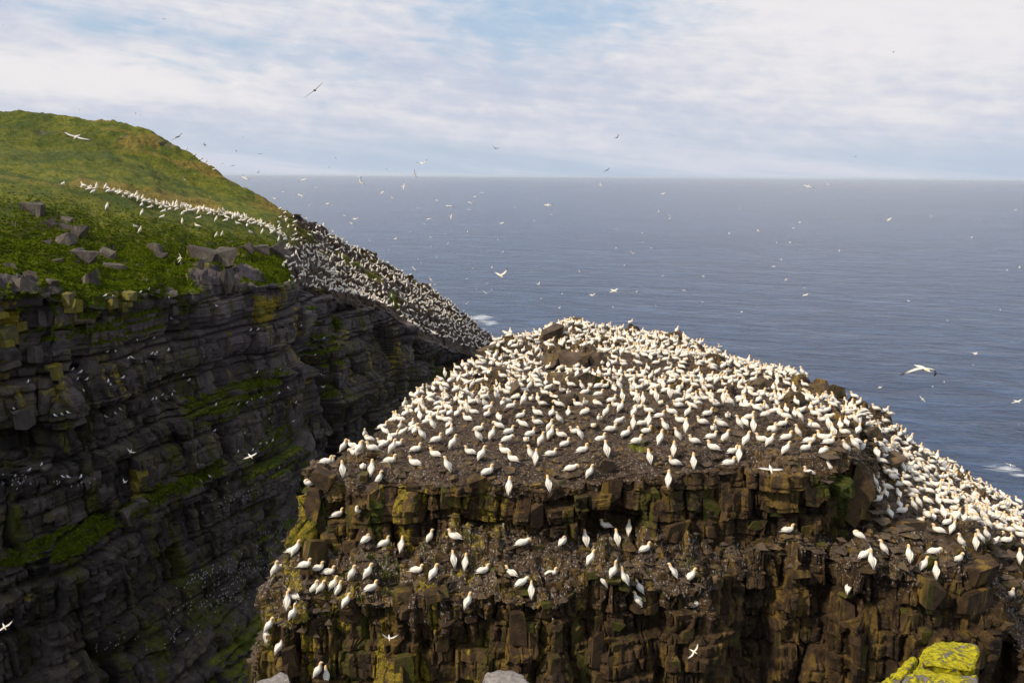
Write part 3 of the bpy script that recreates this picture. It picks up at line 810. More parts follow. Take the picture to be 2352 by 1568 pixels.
# photo positions, feet of each bird. (crop origin, crop scale, [(x, y, pose, facing)])
HAND = [((600, 1050), 2.541, '''500 215 s r;598 125 u r;630 80 n f;680 130 s r;705 160 u r;785 130 s l;860 115 p r;600 288 u b;398 350 t a;778 283 u b;895 215 s r;912 152 u r;835 338 u r;1050 135 s r;1045 226 s l;
1090 66 u l;1185 80 s r;1285 122 u r;1180 172 s l;1250 262 u l;1395 156 s l;1465 198 u r;1440 76 u l;1530 66 u r;1625 86 p r;1740 88 p f;1500 282 s r;1665 206 s l;1765 186 u l;1635 398 u b;570 538 s r;697 508 s f;398 655 u r;
288 768 s r;318 782 u r;748 708 t c;858 720 s r;970 750 u b;1150 702 u r;1300 687 s l;1715 727 p r;192 908 u r;187 862 s f;365 856 s r;452 876 s r;518 906 s r;672 928 u r;762 925 u r;430 1024 u r;468 1014 u r;548 994 u r;585 1014 u r;
775 1006 s r;628 1090 u r;268 1098 u b;298 1056 s l;308 1185 n r;1050 886 s r;1165 935 u r;1290 842 u b;1365 868 u b;1470 902 s r;1642 912 s l;1715 984 p r;1765 1026 u b;1390 1098 u r;150 1247 u r;140 1302 u b;208 1388 n r;455 1532 u r;500 1558 u b'''),
        ((1250, 1050), 2.541, '''185 96 u r;240 60 u r;300 50 s l;150 213 u b;232 168 s r;325 106 s r;225 370 u b;365 268 p r;437 142 s r;415 60 u l;585 162 u b;485 308 u r;548 72 s r;610 14 s r;705 46 s r;770 96 s r;835 26 s r;925 92 u c;852 208 u b;
1025 70 u l;1000 152 u b;1010 226 s l;970 348 u b;1130 88 s l;1127 238 u b;1232 62 s r;1320 82 u r;1245 132 s l;1365 152 s r;1408 192 u b;1455 102 u r;1345 228 s r;1600 106 u r;1690 158 u r;1700 66 s r;315 710 t c;460 720 u b;580 616 s l;725 640 u b;648 706 u b;
825 752 s r;1705 640 s r;490 838 u r;235 906 s r;560 980 u l;625 924 n r;685 954 n l;782 1014 u l;770 1084 u l;992 918 u l;1105 950 u r;1130 1094 s r'''),
        ((1850, 1050), 2.541, '''75 112 u r;165 166 u r;175 66 s r;245 52 u l;320 92 s r;295 132 s r;395 57 s l;440 97 s r;405 158 t r;462 42 u b;425 262 u l;555 148 u l;600 122 u l;604 86 s l;680 62 s l;745 110 s l;770 86 s l;
900 258 u b;800 272 s l;825 300 s l;862 346 s l;710 356 u l;795 370 s l;795 412 s b;735 447 s r;800 190 s l;840 214 s l;912 190 u l;1000 206 s l;970 240 s l;970 280 s l;1030 302 s l;985 328 s l;915 350 s l;890 518 s r;960 398 s l;958 500 u l;990 480 u l;1010 580 s f;1050 546 s f;1100 518 s l;1120 640 s l;1170 588 s r;1200 640 u r;1235 562 u r;1245 720 u l;
1345 730 u b;1372 705 u l;1402 674 u l;1530 692 s r;1345 567 s l;1420 598 s l;1220 502 s f;1500 606 s l;1560 622 s l;1622 664 s l;620 672 t l;650 795 p r;690 845 n b;770 780 u l;932 808 u b;1075 770 p r;1030 872 u r;1095 905 u b;1245 772 s r;1235 838 u f;1620 820 u b;1612 966 p l;1575 1050 u f;556 1000 t c;1592 1375 u l'''),
        ((1500, 750), 3.92, '''80 905 u b;210 915 u b;265 930 u b;60 1015 u r;190 1050 u r;330 1010 s l;170 1165 u b;330 1140 u b;488 1200 u l;640 1120 s l;675 1200 u b;850 1130 s l;1030 1170 p l;1185 1170 u l;1320 1195 u b;110 1250 s r;290 1215 s r;610 1280 u l;920 1280 u r;945 1190 s f;
1050 1310 p r;1640 1300 s r;1500 1190 s r;440 1300 u l;1610 1150 s r;1740 1270 u l;1840 1165 s r;1990 1260 s l;2100 1250 u r;880 1050 s r;1110 960 u l;430 1070 s r;540 1030 s l;610 960 s l;520 880 u b;400 900 u b;460 780 u b;700 1050 u r;720 850 u r;830 750 u b;1720 810 u b;1530 1230 u f;2060 1320 s r;1870 1320 u r''')]
HAND_XY = []
for org, sc, txt in HAND:
    for it in txt.replace('\n', '').split(';'):
        a = it.split(); HAND_XY.append(((org[0] + float(a[0]) / sc) * .9408, (org[1] + float(a[1]) / sc) * .9408))
HXY = np.array(HAND_XY)


def clear_of_birds(x, y, hw=20, up=62, dn=8):
    return not np.any((np.abs(HXY[:, 0] - x) < hw) & (y > HXY[:, 1] - up) & (y < HXY[:, 1] + dn))


def cliff_blocks(finder, T, meshes, n, box, tr, parent, dim, seed, sink=0.25, strike=0.0, cond=None):
    r = random.Random(seed); k = 0; tries = 0; used = []
    while k < n and tries < n * 40:
        tries += 1
        x = r.uniform(box[0], box[2]); y = r.uniform(box[1], box[3])
        h = finder.at(x, y)
        if h is None: continue
        p, nn, i = h
        if not (tr[0] < T[i] < tr[1]): continue
        if cond and not cond(p, nn, x, y): continue
        if any((p[0] - q[0]) ** 2 + (p[1] - q[1]) ** 2 + (p[2] - q[2]) ** 2 < (dim[0] * 0.8) ** 2 for q in used): continue
        used.append(p)
        s = (dim[0] * r.uniform(.55, 1.5), dim[1] * r.uniform(.6, 1.3), dim[2] * r.uniform(.45, 1.5))
        d = Vector((nn[0], nn[1], 0)); d = d.normalized() if d.length > .05 else Vector((0, -1, 0))
        q = Vector(p) - d * s[1] * sink + Vector((0, 0, -0.05))
        put(meshes(r, x, y) if callable(meshes) else r.choice(meshes), 'rock_block', q, s, (r.uniform(-.06, .06), r.uniform(-.08, .08), strike + r.uniform(-.2, .2)), parent)
        k += 1
    return k


cb = lambda p, n, x, y: clear_of_birds(x, y)
cliff_blocks(FS, S_T, SB, 36, (600, 1110, 2000, 1260), (4.08, 5.0), stack, (0.75, 0.75, 1.0), 1, 0.52, 0.2, cb)
cliff_blocks(FS, S_T, SB, 80, (590, 1230, 2340, 1440), (4.8, 6.3), stack, (0.65, 0.65, 0.38), 2, 0.36, 0.3, cb)
cliff_blocks(FS, S_T, SB, 60, (600, 1340, 2352, 1568), (5.9, 7.1), stack, (0.75, 0.8, 1.3), 3, 0.53, 0.2, cb)
LICH_H = ((605, 712, 32, 42), (262, 705, 14, 30), (282, 700, 10, 24), (10, 745, 16, 40), (20, 770, 16, 24), (152, 685, 16, 22), (120, 845, 12, 22), (128, 900, 10, 26), (317, 1125, 10, 36), (785, 770, 9, 28), (490, 600, 14, 26))


def hpick(r, x, y):
    if any(((x - a) / b) ** 2 + ((y - c) / d) ** 2 < 1.3 for a, c, b, d in LICH_H): return r.choice(HY)
    return r.choice(HB)


cliff_blocks(FH, H_T, hpick, 80, (0, 690, 1000, 1200), (6.9, 12.0), head, (2.1, 1.3, 1.4), 4, 0.56, math.atan2(160, 45))
for a, c, b, d in LICH_H:
    cliff_blocks(FH, H_T, hpick, 5, (a - b, c - d, a + b, c + d), (6.0, 12.0), head, (1.3, 1.3, 1.2), int(a), 0.42, math.atan2(160, 45))
cliff_blocks(FH, H_T, SB, 45, (660, 480, 1130, 800), (2.0, 7.0), head, (1.6, 1.4, 0.8), 5, 0.15, 0.6, lambda p, n, x, y: n[2] > .2)

cliff_blocks(FS, S_T, BB, 75, (720, 900, 2000, 1112), (3.2, 4.05), stack, (0.42, 0.42, 0.20), 6, -0.02, 0.2, lambda p, n, x, y: clear_of_birds(x, y, 14, 40, 4))
cliff_blocks(FS, S_T, BB, 40, (2000, 1000, 2352, 1340), (2.5, 6.0), stack, (0.6, 0.5, 0.22), 7, 0.0, 0.2, lambda p, n, x, y: clear_of_birds(x, y, 14, 40, 4))
cliff_blocks(FH, H_T, HG, 24, (0, 540, 640, 690), (5.4, 7.2), head, (1.2, 1.0, 0.6), 8, 0.1, 0.6)

# boulders one can point at: (x0, y0, x1, y1) in the picture, thickness factor, label
BOULD = [
    ((1286, 802, 1342, 844), 'large brown angular boulder below the summit heap'),
    ((1238, 750, 1290, 778), 'dark peaked rock at the left foot of the summit heap'),
    ((1312, 726, 1338, 744), 'small dark mossy rock on the very summit'),
    ((1316, 855, 1388, 888), 'broad flat brown slab under the large angular boulder'),
    ((1264, 850, 1314, 880), 'smaller mossy slab left of the broad flat slab'),
    ((1234, 904, 1276, 930), 'rounded brown rock on the mud between sitting gannets'),
    ((1290, 900, 1318, 930), 'grey squarish rock left of the low brown slab'),
    ((1324, 902, 1380, 928), 'low brown slab beneath the broad flat slab'),
    ((1246, 808, 1290, 845), 'brown boulder leaning against the large angular boulder'),
    ((1352, 805, 1392, 838), 'dark green stained rock right of the large angular boulder'),
    ((1170, 878, 1196, 914), 'grey stone with a green mossy side, left of the slabs'),
    ((1130, 835, 1165, 868), 'dark block on the left shoulder below the summit'),
    ((1098, 790, 1150, 815), 'low dark rock on the skyline of the left shoulder'),
    ((942, 868, 965, 884), 'small mossy rock at the left end of the skyline'),
    ((1872, 874, 1906, 896), 'rounded brown boulder on the right shoulder'),
    ((1900, 880, 1934, 908), 'dark mossy boulder on the right skyline shoulder'),
    ((1800, 895, 1850, 925), 'brown boulder lying among gannets on the right shoulder'),
    ((1725, 862, 1765, 888), 'dark rock half buried in the right hand crowd'),
    ((1538, 757, 1568, 772), 'low mossy rock under a lone gannet on the skyline'),
    ((716, 1076, 770, 1116), 'pale square block at the left end of the upper rim'),
    ((700, 1112, 740, 1185), 'tall split pillar below the pale square block'),
    ((708, 1180, 758, 1216), 'mossy square block under the tall split pillar'),
    ((692, 1232, 748, 1292), 'rounded mossy rock at the left edge of the cliff'),
    ((868, 1128, 880, 1190), 'narrow green stained fin on the left of the wall'),
    ((826, 1078, 848, 1110), 'tilted brown slab lying on the rim beside the left notch'),
    ((1070, 1088, 1112, 1116), 'rounded mud brown boulder hanging over the rim'),
    ((1376, 1052, 1408, 1078), 'pale brown block in the mud behind the rim'),
    ((1861, 1078, 1920, 1122), 'square mossy block jutting out at the right end of the rim'),
    ((1946, 1060, 1996, 1190), 'tall dark green corner pillar at the right end of the wall'),
    ((2030, 1040, 2060, 1075), 'grey upright slab behind the green corner pillar'),
    ((2052, 1192, 2130, 1215), 'flat grey slab on the right flank'),
    ((2110, 1270, 2150, 1300), 'thin brown ledge stone on the muddy right shelf'),
    ((2216, 1280, 2284, 1330), 'big square cornered block at the end of the right shelf'),
    ((2180, 1340, 2290, 1400), 'wide dark block beneath the end of the right shelf'),
    ((2430 - 130, 1330, 2345, 1362), 'grey square stone beside the right frame edge'),
    ((1955, 935, 1985, 962), 'round green stained stone below the right shoulder'),
    ((1980, 978, 2030, 1006), 'long dark mossy rock across the right shoulder'),
    ((2110, 960, 2150, 1000), 'brown rock in the crowd on the right slope'),
]


def place_boulder(fi, box, label, meshes, seed, depthf=0.9, sink=0.0):
    x0, y0, x1, y1 = box
    h = fi.at((x0 + x1) / 2, y1 - 3)
    if h is None: return None
    p, n, i = h; d = p[1]; s = PXW(d)
    w = (x1 - x0) * s; hh = (y1 - y0) * s * 1.08
    r = random.Random(seed)
    q = P((x0 + x1) / 2, (y0 + y1) / 2 + 1.5 + sink * (y1 - y0), d + 0.1 * w)
    o = put(r.choice(meshes), 'boulder', q, (w * 1.0, min(w, max(hh, .5 * w)) * depthf, hh * 1.02), (r.uniform(-.22, .22), r.uniform(-.30, .30), r.uniform(-.5, .5)))
    tag(o, label, 'boulder')
    return o


for k, (bx, lb) in enumerate(BOULD):
    place_boulder(FS, bx, lb, BB if bx[1] < 1060 else SB, 500 + k, 0.9, 0.16 if bx[1] < 1060 else 0.05)

HBOULD = [
    ((58, 458, 104, 488), 'tall brown boulder topmost on the green slope'), ((85, 502, 126, 524), 'brown slab above the pale boulder on the green slope'),
    ((126, 508, 168, 528), 'long brown rock just above the pale boulder'), ((136, 494, 168, 514), 'yellow topped grey rock in the cluster on the slope'),
    ((166, 512, 194, 540), 'yellow stained wedge right of the rock cluster'), ((130, 530, 170, 562), 'pale grey rounded boulder at the foot of the cluster'),
    ((160, 568, 214, 596), 'wide grey rock pair below the pale boulder'), ((226, 568, 262, 592), 'grey square boulder with yellow left side'),
    ((235, 600, 286, 618), 'low flat grey slab in the bushy turf'), ((192, 616, 226, 650), 'upright brown rock sunk in the bushy turf'),
    ((340, 552, 370, 572), 'brown stone above the grey crag'), ((352, 575, 380, 594), 'pair of small grey stones left of the crag'),
    ((526, 560, 560, 582), 'grey square block right of the crag'), ((56, 615, 84, 640), 'dark rock at the left edge of the bushy turf'),
    ((20, 630, 70, 665), 'dark rock just above the left cliff edge'), ((96, 632, 130, 655), 'brown stone near the left cliff edge'),
    ((440, 560, 500, 600), 'rounded grey crag block standing out of the turf'), ((492, 560, 536, 604), 'slanting grey crag face beside the rounded block'),
    ((500, 606, 536, 655), 'brown stained block under the slanting crag face'), ((440, 592, 478, 618), 'jointed grey block at the foot of the crag'),
    ((548, 556, 584, 578), 'first grey block of the low band under the gannets'), ((584, 556, 618, 580), 'middle grey block of the low band under the gannets'), ((618, 554, 650, 584), 'last grey block of the low band under the gannets'),
    ((640, 640, 668, 662), 'brown block at the top of the dark buttress'), ((230, 676, 262, 700), 'pointed slab on the brink of the left cliff'), ((104, 652, 130, 672), 'yellow and brown block on the brink of the left cliff'),
]
for k, (bx, lb) in enumerate(HBOULD):
    place_boulder(FH, bx, lb, HG, 700 + k, 1.0, 0.30)

# ------------------------------------------------------------------ foreground boulders on the near cliff edge
def traced_rock(name, outline, d_top, thick, seed, label, tilt=0.5):
    """outline in picture points with its own distance: a thick slab with a rough cut surface"""
    bm = bmesh.new()
    top = [bm.verts.new(P(x, y, d)) for x, y, d in outline]
    f = bm.faces.new(top)
    c = f.calc_center_median()
    f.normal_update()
    if f.normal.z < 0: f.normal_flip(); f.normal_update()
    ext = bmesh.ops.extrude_face_region(bm, geom=[f])
    vs = [g for g in ext['geom'] if isinstance(g, bmesh.types.BMVert)]
    r = random.Random(seed)
    for v in vs:
        v.co += Vector((r.uniform(-.03, .03), r.uniform(.02, .08), -thick))
    bmesh.ops.recalc_face_normals(bm, faces=bm.faces)
    bmesh.ops.bevel(bm, geom=list(bm.edges), offset=0.018, segments=1, affect='EDGES')
    bmesh.ops.triangulate(bm, faces=bm.faces)
    for _ in range(6):
        es = [e for e in bm.edges if e.calc_length() > 0.028]
        if not es: break
        bmesh.ops.subdivide_edges(bm, edges=es, cuts=1)
        bmesh.ops.triangulate(bm, faces=[f for f in bm.faces if len(f.verts) > 3])
    bm.normal_update()
    co = np.array([v.co[:] for v in bm.verts]); nn = np.array([v.normal[:] for v in bm.verts])
    dd = (fbm(co, 4.0, 4, seed) - .5) * 0.10 + (fbm(co, 22.0, 3, seed + 1) - .5) * 0.030
    co = co + nn * dd[:, None]
    for v, p in zip(bm.verts, co): v.co = p
    cen = co.mean(0); cen[2] = co[:, 2].min()
    for v in bm.verts: v.co -= Vector(cen)
    me = bpy.data.meshes.new(name); bm.to_mesh(me); bm.free(); me.materials.append(MAT_LICHEN)
    for p in me.polygons: p.use_smooth = True
    return me, cen


def foreground():
    def one(outline, thick, seed, label, amt):
        me, c = traced_rock('boulder', outline, 0, thick, seed, label)
        set_col(me, 'col', np.full((len(me.vertices), 3), amt))
        o = link('boulder', me, None, c); tag(o, label, 'boulder', None)
    # right hand pile: upper slab, left wedge, lower slab
    one([(2108, 1500, 6.25), (2150, 1472, 6.6), (2186, 1468, 6.75), (2248, 1482, 6.6), (2250, 1502, 6.35), (2238, 1540, 6.0), (2200, 1534, 6.0), (2125, 1522, 6.0)], 0.30, 31,
        'flat grey boulder crusted with yellow lichen, top of the foreground pile', 0.80)
    one([(2006, 1572, 5.5), (2060, 1536, 5.8), (2092, 1504, 6.02), (2106, 1508, 6.0), (2104, 1522, 5.9), (2066, 1572, 5.4), (2040, 1620, 5.1)], 0.30, 32,
        'narrow yellow lichen wedge left of the foreground slabs', 0.85)
    one([(2066, 1585, 5.3), (2108, 1524, 5.75), (2150, 1538, 5.70), (2246, 1550, 5.62), (2250, 1600, 5.3), (2220, 1680, 4.9), (2050, 1680, 4.9)], 0.34, 33,
        'lower foreground slab, grey with yellow lichen patches', 0.72)
    one([(1098, 1576, 7.1), (1118, 1540, 7.35), (1165, 1536, 7.45), (1200, 1548, 7.3), (1216, 1576, 7.0), (1190, 1640, 6.6), (1110, 1640, 6.6)], 0.4, 34,
        'bare pale grey stone at the middle of the lower edge', -0.9)
    one([(560, 1580, 7.0), (600, 1556, 7.2), (648, 1542, 7.3), (660, 1548, 7.2), (676, 1590, 6.9), (640, 1660, 6.4), (540, 1660, 6.4)], 0.4, 35,
        'grey stone with one yellow lichen corner at the lower left edge', -0.05)
    # the near cliff edge they lie on, just under the picture
    ys = np.linspace(-6, 1, 60); xs = np.linspace(-16, 16, 200)
    Y, X = np.meshgrid(np.linspace(-8, 9.5, 90), xs, indexing='ij')
    pr = np.stack([X.ravel(), Y.ravel(), np.zeros(X.size)], 1)
    edge = 5.9 + 0.6 * np.sin(X * 0.5) + 0.5 * np.sin(X * 1.3 + 1)
    drop = np.maximum(Y - edge, 0)
    Z = -1.65 - 0.50 * np.maximum(Y, 0) + (fbm(pr, 0.8, 4, 801).reshape(X.shape) - .5) * .3 - drop * 16
    # keep it below the sight line of the lower picture edge
    lim = -np.tan(math.radians(37.0)) * np.maximum(Y, 0) - 0.15
    Z = np.where(Y > 1.5, np.minimum(Z, lim), Z)
    p = np.stack([X, Y, Z], 2).reshape(-1, 3)
    me = grid_mesh('near_cliff_edge', p, 90, 200, MAT_STACK)
    n = len(p); set_col(me, 'zone', np.stack([np.full(n, .7), np.full(n, .3), np.zeros(n), np.full(n, .3)], 1))
    set_col(me, 'info', np.stack([np.full(n, .5), np.full(n, .1), np.full(n, .4), np.zeros(n)], 1))
    o = link('near_cliff_edge', me); tag(o, 'turf and rock brink under the camera', None, None, 'structure')


foreground()

# ------------------------------------------------------------------ birds
WHITE = (0.77, 0.73, 0.65); BUFF = (0.76, 0.52, 0.24); BUFF2 = (0.80, 0.68, 0.50); BLK = (0.035, 0.026, 0.022); BILL = (0.34, 0.40, 0.46); GREY = (0.34, 0.36, 0.40)


def loft(pts, rad, cols, nseg, cap=True):
    """pts (x,z) or (x,y,z); rad (ry,rz)"""
    V = []; C = []; Fc = []
    pts = [Vector((p[0], 0, p[1])) if len(p) == 2 else Vector(p) for p in pts]
    n = len(pts)
    for i, p in enumerate(pts):
        t = (pts[min(i + 1, n - 1)] - pts[max(i - 1, 0)]).normalized()
        side = Vector((0, 1, 0)); up = t.cross(side)
        if up.length < 1e-4: up = Vector((0, 0, 1))
        up.normalize(); side = up.cross(t).normalized()
        for k in range(nseg):
            a = 2 * math.pi * k / nseg
            V.append(p + side * (math.cos(a) * rad[i][0]) + up * (math.sin(a) * rad[i][1])); C.append(cols[i])
    for i in range(n - 1):
        for k in range(nseg):
            a = i * nseg + k; b = i * nseg + (k + 1) % nseg
            Fc.append((a, b, b + nseg)); Fc.append((a, b + nseg, a + nseg))
    if cap:
        V.append(pts[0]); C.append(cols[0]); V.append(pts[-1]); C.append(cols[-1]); m = len(V)
        for k in range(nseg):
            Fc.append((m - 2, (k + 1) % nseg, k)); Fc.append((m - 1, (n - 1) * nseg + k, (n - 1) * nseg + (k + 1) % nseg))
    return np.array([v[:] for v in V]), np.array(Fc), np.array(C)


def merge(parts):
    V, F, C, o = [], [], [], 0
    for v, f, c in parts:
        V.append(v); F.append(f + o); C.append(c); o += len(v)
    return np.concatenate(V), np.concatenate(F), np.concatenate(C)


# spine tables: (x, z, ry, rz, colour)
W, B, B2 = WHITE, BUFF, BUFF2
POSES = {
    's': [(-.44, .13, .012, .008, W), (-.34, .15, .040, .020, W), (-.22, .18, .085, .065, W), (-.06, .20, .118, .105, W), (.08, .22, .120, .118, W), (.17, .27, .095, .095, W), (.205, .34, .062, .066, W),
          (.21, .40, .050, .054, B2), (.215, .46, .050, .054, B), (.24, .50, .046, .046, B), (.28, .505, .036, .034, B2), (.315, .50, .018, .018, BILL), (.365, .486, .004, .004, BILL)],
    'u': [(-.27, .03, .012, .008, W), (-.22, .10, .040, .020, W), (-.15, .20, .085, .065, W), (-.06, .31, .115, .105, W), (.01, .41, .115, .110, W), (.05, .50, .088, .088, W), (.07, .58, .058, .060, W),
          (.08, .64, .050, .052, B2), (.09, .70, .050, .052, B), (.12, .735, .046, .046, B), (.16, .735, .036, .034, B2), (.195, .728, .018, .018, BILL), (.245, .706, .004, .004, BILL)],
    'n': [(-.27, .03, .012, .008, W), (-.22, .10, .040, .020, W), (-.15, .20, .080, .062, W), (-.06, .31, .110, .100, W), (.01, .41, .105, .100, W), (.04, .50, .075, .075, W), (.05, .59, .050, .050, W),
          (.055, .67, .044, .046, B2), (.06, .75, .044, .048, B), (.075, .80, .044, .046, B), (.10, .84, .034, .032, B2), (.12, .87, .018, .018, BILL), (.165, .95, .004, .004, BILL)],
    'p': [(-.44, .12, .012, .008, W), (-.34, .16, .040, .020, W), (-.22, .21, .085, .065, W), (-.06, .25, .118, .108, W), (.08, .29, .118, .115, W), (.18, .35, .085, .085, W), (.23, .42, .058, .060, W),
          (.275, .455, .050, .054, B2), (.325, .44, .050, .052, B), (.345, .40, .046, .046, B), (.34, .355, .036, .034, B2), (.33, .325, .018, .018, BILL), (.30, .25, .004, .004, BILL)],
    't': [(-.42, .10, .012, .008, W), (-.32, .14, .042, .022, W), (-.20, .19, .090, .070, W), (-.05, .23, .120, .115, W), (.09, .26, .122, .120, W), (.18, .31, .095, .090, W), (.20, .37, .062, .060, W),
          (.16, .41, .052, .050, B2), (.11, .42, .050, .050, B), (.06, .41, .044, .044, B), (.02, .395, .034, .030, B2), (-.01, .385, .018, .018, BILL), (-.07, .365, .004, .004, BILL)],
}


def bird_body(pose, nseg, skip=()):
    T_ = [q for i, q in enumerate(POSES[pose]) if i not in skip]
    f = lambda q: 1.0 if q[4] is BILL else (1.20 if q[2] > .07 else 1.28)
    return loft([(q[0], q[1] + (0.02 if q[2] > .07 else 0)) for q in T_], [(q[2] * f(q), q[3] * f(q)) for q in T_], [q[4] for q in T_], nseg)


def folded_wing(pose, side, nseg=8):
    T_ = POSES[pose]
    a = Vector((T_[5][0] - .02, 0, T_[5][1] - .01)); e = Vector((T_[0][0], 0, T_[0][1] + .012))
    pts, rad, col = [], [], []
    for k, (w, hh, out, c) in enumerate(((.008, .02, .070, W), (.022, .070, .098, W), (.026, .098, .104, W), (.024, .090, .088, W), (.018, .062, .060, W), (.012, .036, .034, (.10, .08, .07)), (.008, .020, .020, BLK), (.003, .006, .008, BLK))):
        f = k / 7.0
        p = a.lerp(e + (e - a) * 0.10, f); bow = math.sin(f * math.pi) * .02
        pts.append((p.x, side * out * 1.16, p.z + bow + .01)); rad.append((w * 1.2, hh * 1.12)); col.append(c)
    return loft(pts, rad, col, nseg)


def leg(pose, side):
    T_ = POSES[pose]; x = T_[3][0] + .03; z = T_[3][1] - .07
    v, f, c = loft([(x, side * .05, z), (x + .01, side * .05, .02), (x + .05, side * .05, .008)], [(.012, .012), (.010, .010), (.028, .006)], [(.05, .05, .04)] * 3, 5)
    return v, f, c


BODY = {}; WING = {}; LEG = {}
for ps in POSES:
    v, f, c = bird_body(ps, 10); BODY[ps] = poly_mesh('gannet', v, f, MAT_FEATHER, c, True)
    WING[ps] = [poly_mesh('folded_wing', *folded_wing(ps, sd)[:2], MAT_FEATHER, folded_wing(ps, sd)[2], True) for sd in (-1, 1)]
    LEG[ps] = [poly_mesh('leg', *leg(ps, sd)[:2], MAT_FEATHER, leg(ps, sd)[2], True) for sd in (-1, 1)]
SOFT = {ps: merge([bird_body(ps, 7), folded_wing(ps, -1, 5), folded_wing(ps, 1, 5)]) for ps in POSES}
FAR = {ps: bird_body(ps, 5, (1, 6, 9, 10)) for ps in POSES}


def make_gannet(pose, p, yaw, sc, pitch=0.0):
    o = link('gannet', BODY[pose], None, p); o.rotation_euler = (0, pitch, yaw); o.scale = (sc,) * 3
    for w in WING[pose]: link('folded_wing', w, o)
    for w in LEG[pose]: link('leg', w, o)
    return o


FACE = {'r': 0.25, 'l': math.pi - 0.25, 'b': math.pi / 2, 'f': -math.pi / 2, 'a': -2.6, 'c': 1.1}

placed = []        # (pos, X, Y, pose, face, pitch)
rb = random.Random(99)
hand_xy = []
for org, sc, txt in HAND:
    for it in txt.replace('\n', '').split(';'):
        a = it.split()
        fx = (org[0] + float(a[0]) / sc) * 2352 / 2500; fy = (org[1] + float(a[1]) / sc) * 2352 / 2500
        if any((fx - u) ** 2 + (fy - v) ** 2 < 60 for u, v in hand_xy): continue
        hit = FS.at(fx, fy)
        if hit is None: continue
        hand_xy.append((fx, fy))
        p, n, i = hit
        placed.append([Vector(p), fx, fy, a[2], a[3], n, True])

# the crowd: nests spaced about a metre apart over the top and the right flank
def scatter(pos, T, nrm, mask, spacing, seed, taken):
    r = np.random.default_rng(seed); idx = np.nonzero(mask)[0]; r.shuffle(idx)
    cell = 0.5; grid = {}
    def key(p): return (int(math.floor(p[0] / cell)), int(math.floor(p[1] / cell)))
    for p in taken: grid.setdefault(key(p), []).append(p)
    out = []
    for i in idx:
        p = pos[i]; sp = spacing[i]; k = key(p); R = int(sp / cell) + 1; bad = False
        for a in range(-R, R + 1):
            for b in range(-R, R + 1):
                for q in grid.get((k[0] + a, k[1] + b), ()):
                    if (q[0] - p[0]) ** 2 + (q[1] - p[1]) ** 2 < sp * sp: bad = True; break
                if bad: break
            if bad: break
        if not bad:
            grid.setdefault(k, []).append(p); out.append(i)
    return out


sx_, sy_, _ = project(S_pos)
spc = np.interp(S_pos[:, 1], [38, 43, 46, 50, 56, 70, 90], [1.55, 1.35, 1.15, 0.98, 0.84, 0.72, 0.70])
spc = np.where(sx_ > 2010, np.minimum(spc, np.interp(S_pos[:, 1], [41, 45, 90], [1.0, 0.76, 0.68])), spc)
spc *= 0.85 + 0.5 * vnoise(S_pos, 0.5, 901)
m_top = (S_T > 1.98) & (S_T < 4.02) & (S_n[:, 2] > 0.45) & (sx_ < 2500) & (sx_ > 600)
m_top &= ~((sx_ > 1240) & (sx_ < 1390) & (sy_ > 800) & (sy_ < 890) & (vnoise(S_pos, .9, 905) > .5))
m_top &= ~((sx_ < 2000) & (sy_ > 1100))
m_top &= ~((sx_ > 1850) & (sx_ < 1945) & (sy_ > 862) & (sy_ < 915))
crowd = scatter(S_pos, S_T, S_n, m_top, spc, 5, [q[0] for q in placed])
for i in crowd:
    ps = rb.choices('supt', (62, 14, 14, 10))[0]
    fc = rb.choices('lrbfca', (34, 28, 14, 6, 9, 9))[0]
    placed.append([Vector(S_pos[i]), sx_[i], sy_[i], ps, fc, S_n[i], False])

LM = [('the summit heap', 1300, 745), ('the large angular boulder', 1315, 818), ('the broad flat slab', 1350, 872), ('the low brown slab', 1352, 915), ('the mossy-sided grey stone', 1183, 896),
      ('the left shoulder rocks', 1125, 810), ('the left skyline end', 955, 885), ('the left notch of the rim', 840, 1085), ('the pale square block', 745, 1095), ('the mossy left block', 733, 1198),
      ('the hanging mud boulder', 1090, 1100), ('the green moss tuft', 1460, 1030), ('the pale block behind the rim', 1392, 1065), ('the right shoulder boulder', 1890, 885), ('the square jutting mossy block', 1890, 1100),
      ('the tall green corner pillar', 1970, 1125), ('the flat grey flank slab', 2090, 1203), ('the square cornered shelf block', 2250, 1305), ('the lone skyline rock', 1553, 758), ('the middle of the crowd', 1620, 900),
      ('the half buried right rock', 1745, 875), ('the lower ledge tip', 640, 1330), ('the lower left ledge', 800, 1330), ('the lower middle ledge', 1080, 1310), ('the lower right ledge', 1430, 1310),
      ('the dark wall below the rim', 1800, 1240), ('the long mossy rock', 2005, 992), ('the right shelf', 2080, 1300), ('the grey right-edge stone', 2322, 1346), ('the bare grey foreground stone', 1155, 1545), ('the sloping right flank', 2200, 1180)]
POSEW = {'s': 'sitting', 'u': 'upright', 'n': 'neck-stretching', 'p': 'preening', 't': 'sleeping'}
FACEW = {'r': 'facing right', 'l': 'facing left', 'b': 'facing away', 'f': 'facing the viewer', 'a': 'turned half away left', 'c': 'turned half away right'}
FACEW['a'] = 'turned half left'; FACEW['c'] = 'turned half right'


def side_of(x, y, lx, ly):
    dx, dy = x - lx, y - ly
    far = '' if math.hypot(dx, dy) > 45 else 'just '
    if abs(dx) > abs(dy) * 1.2: return far + ('left of' if dx < 0 else 'right of')
    return far + ('above' if dy < 0 else 'below')


ORD = ['first', 'second', 'third', 'fourth', 'fifth', 'sixth', 'seventh', 'eighth', 'ninth', 'tenth', 'eleventh', 'twelfth']


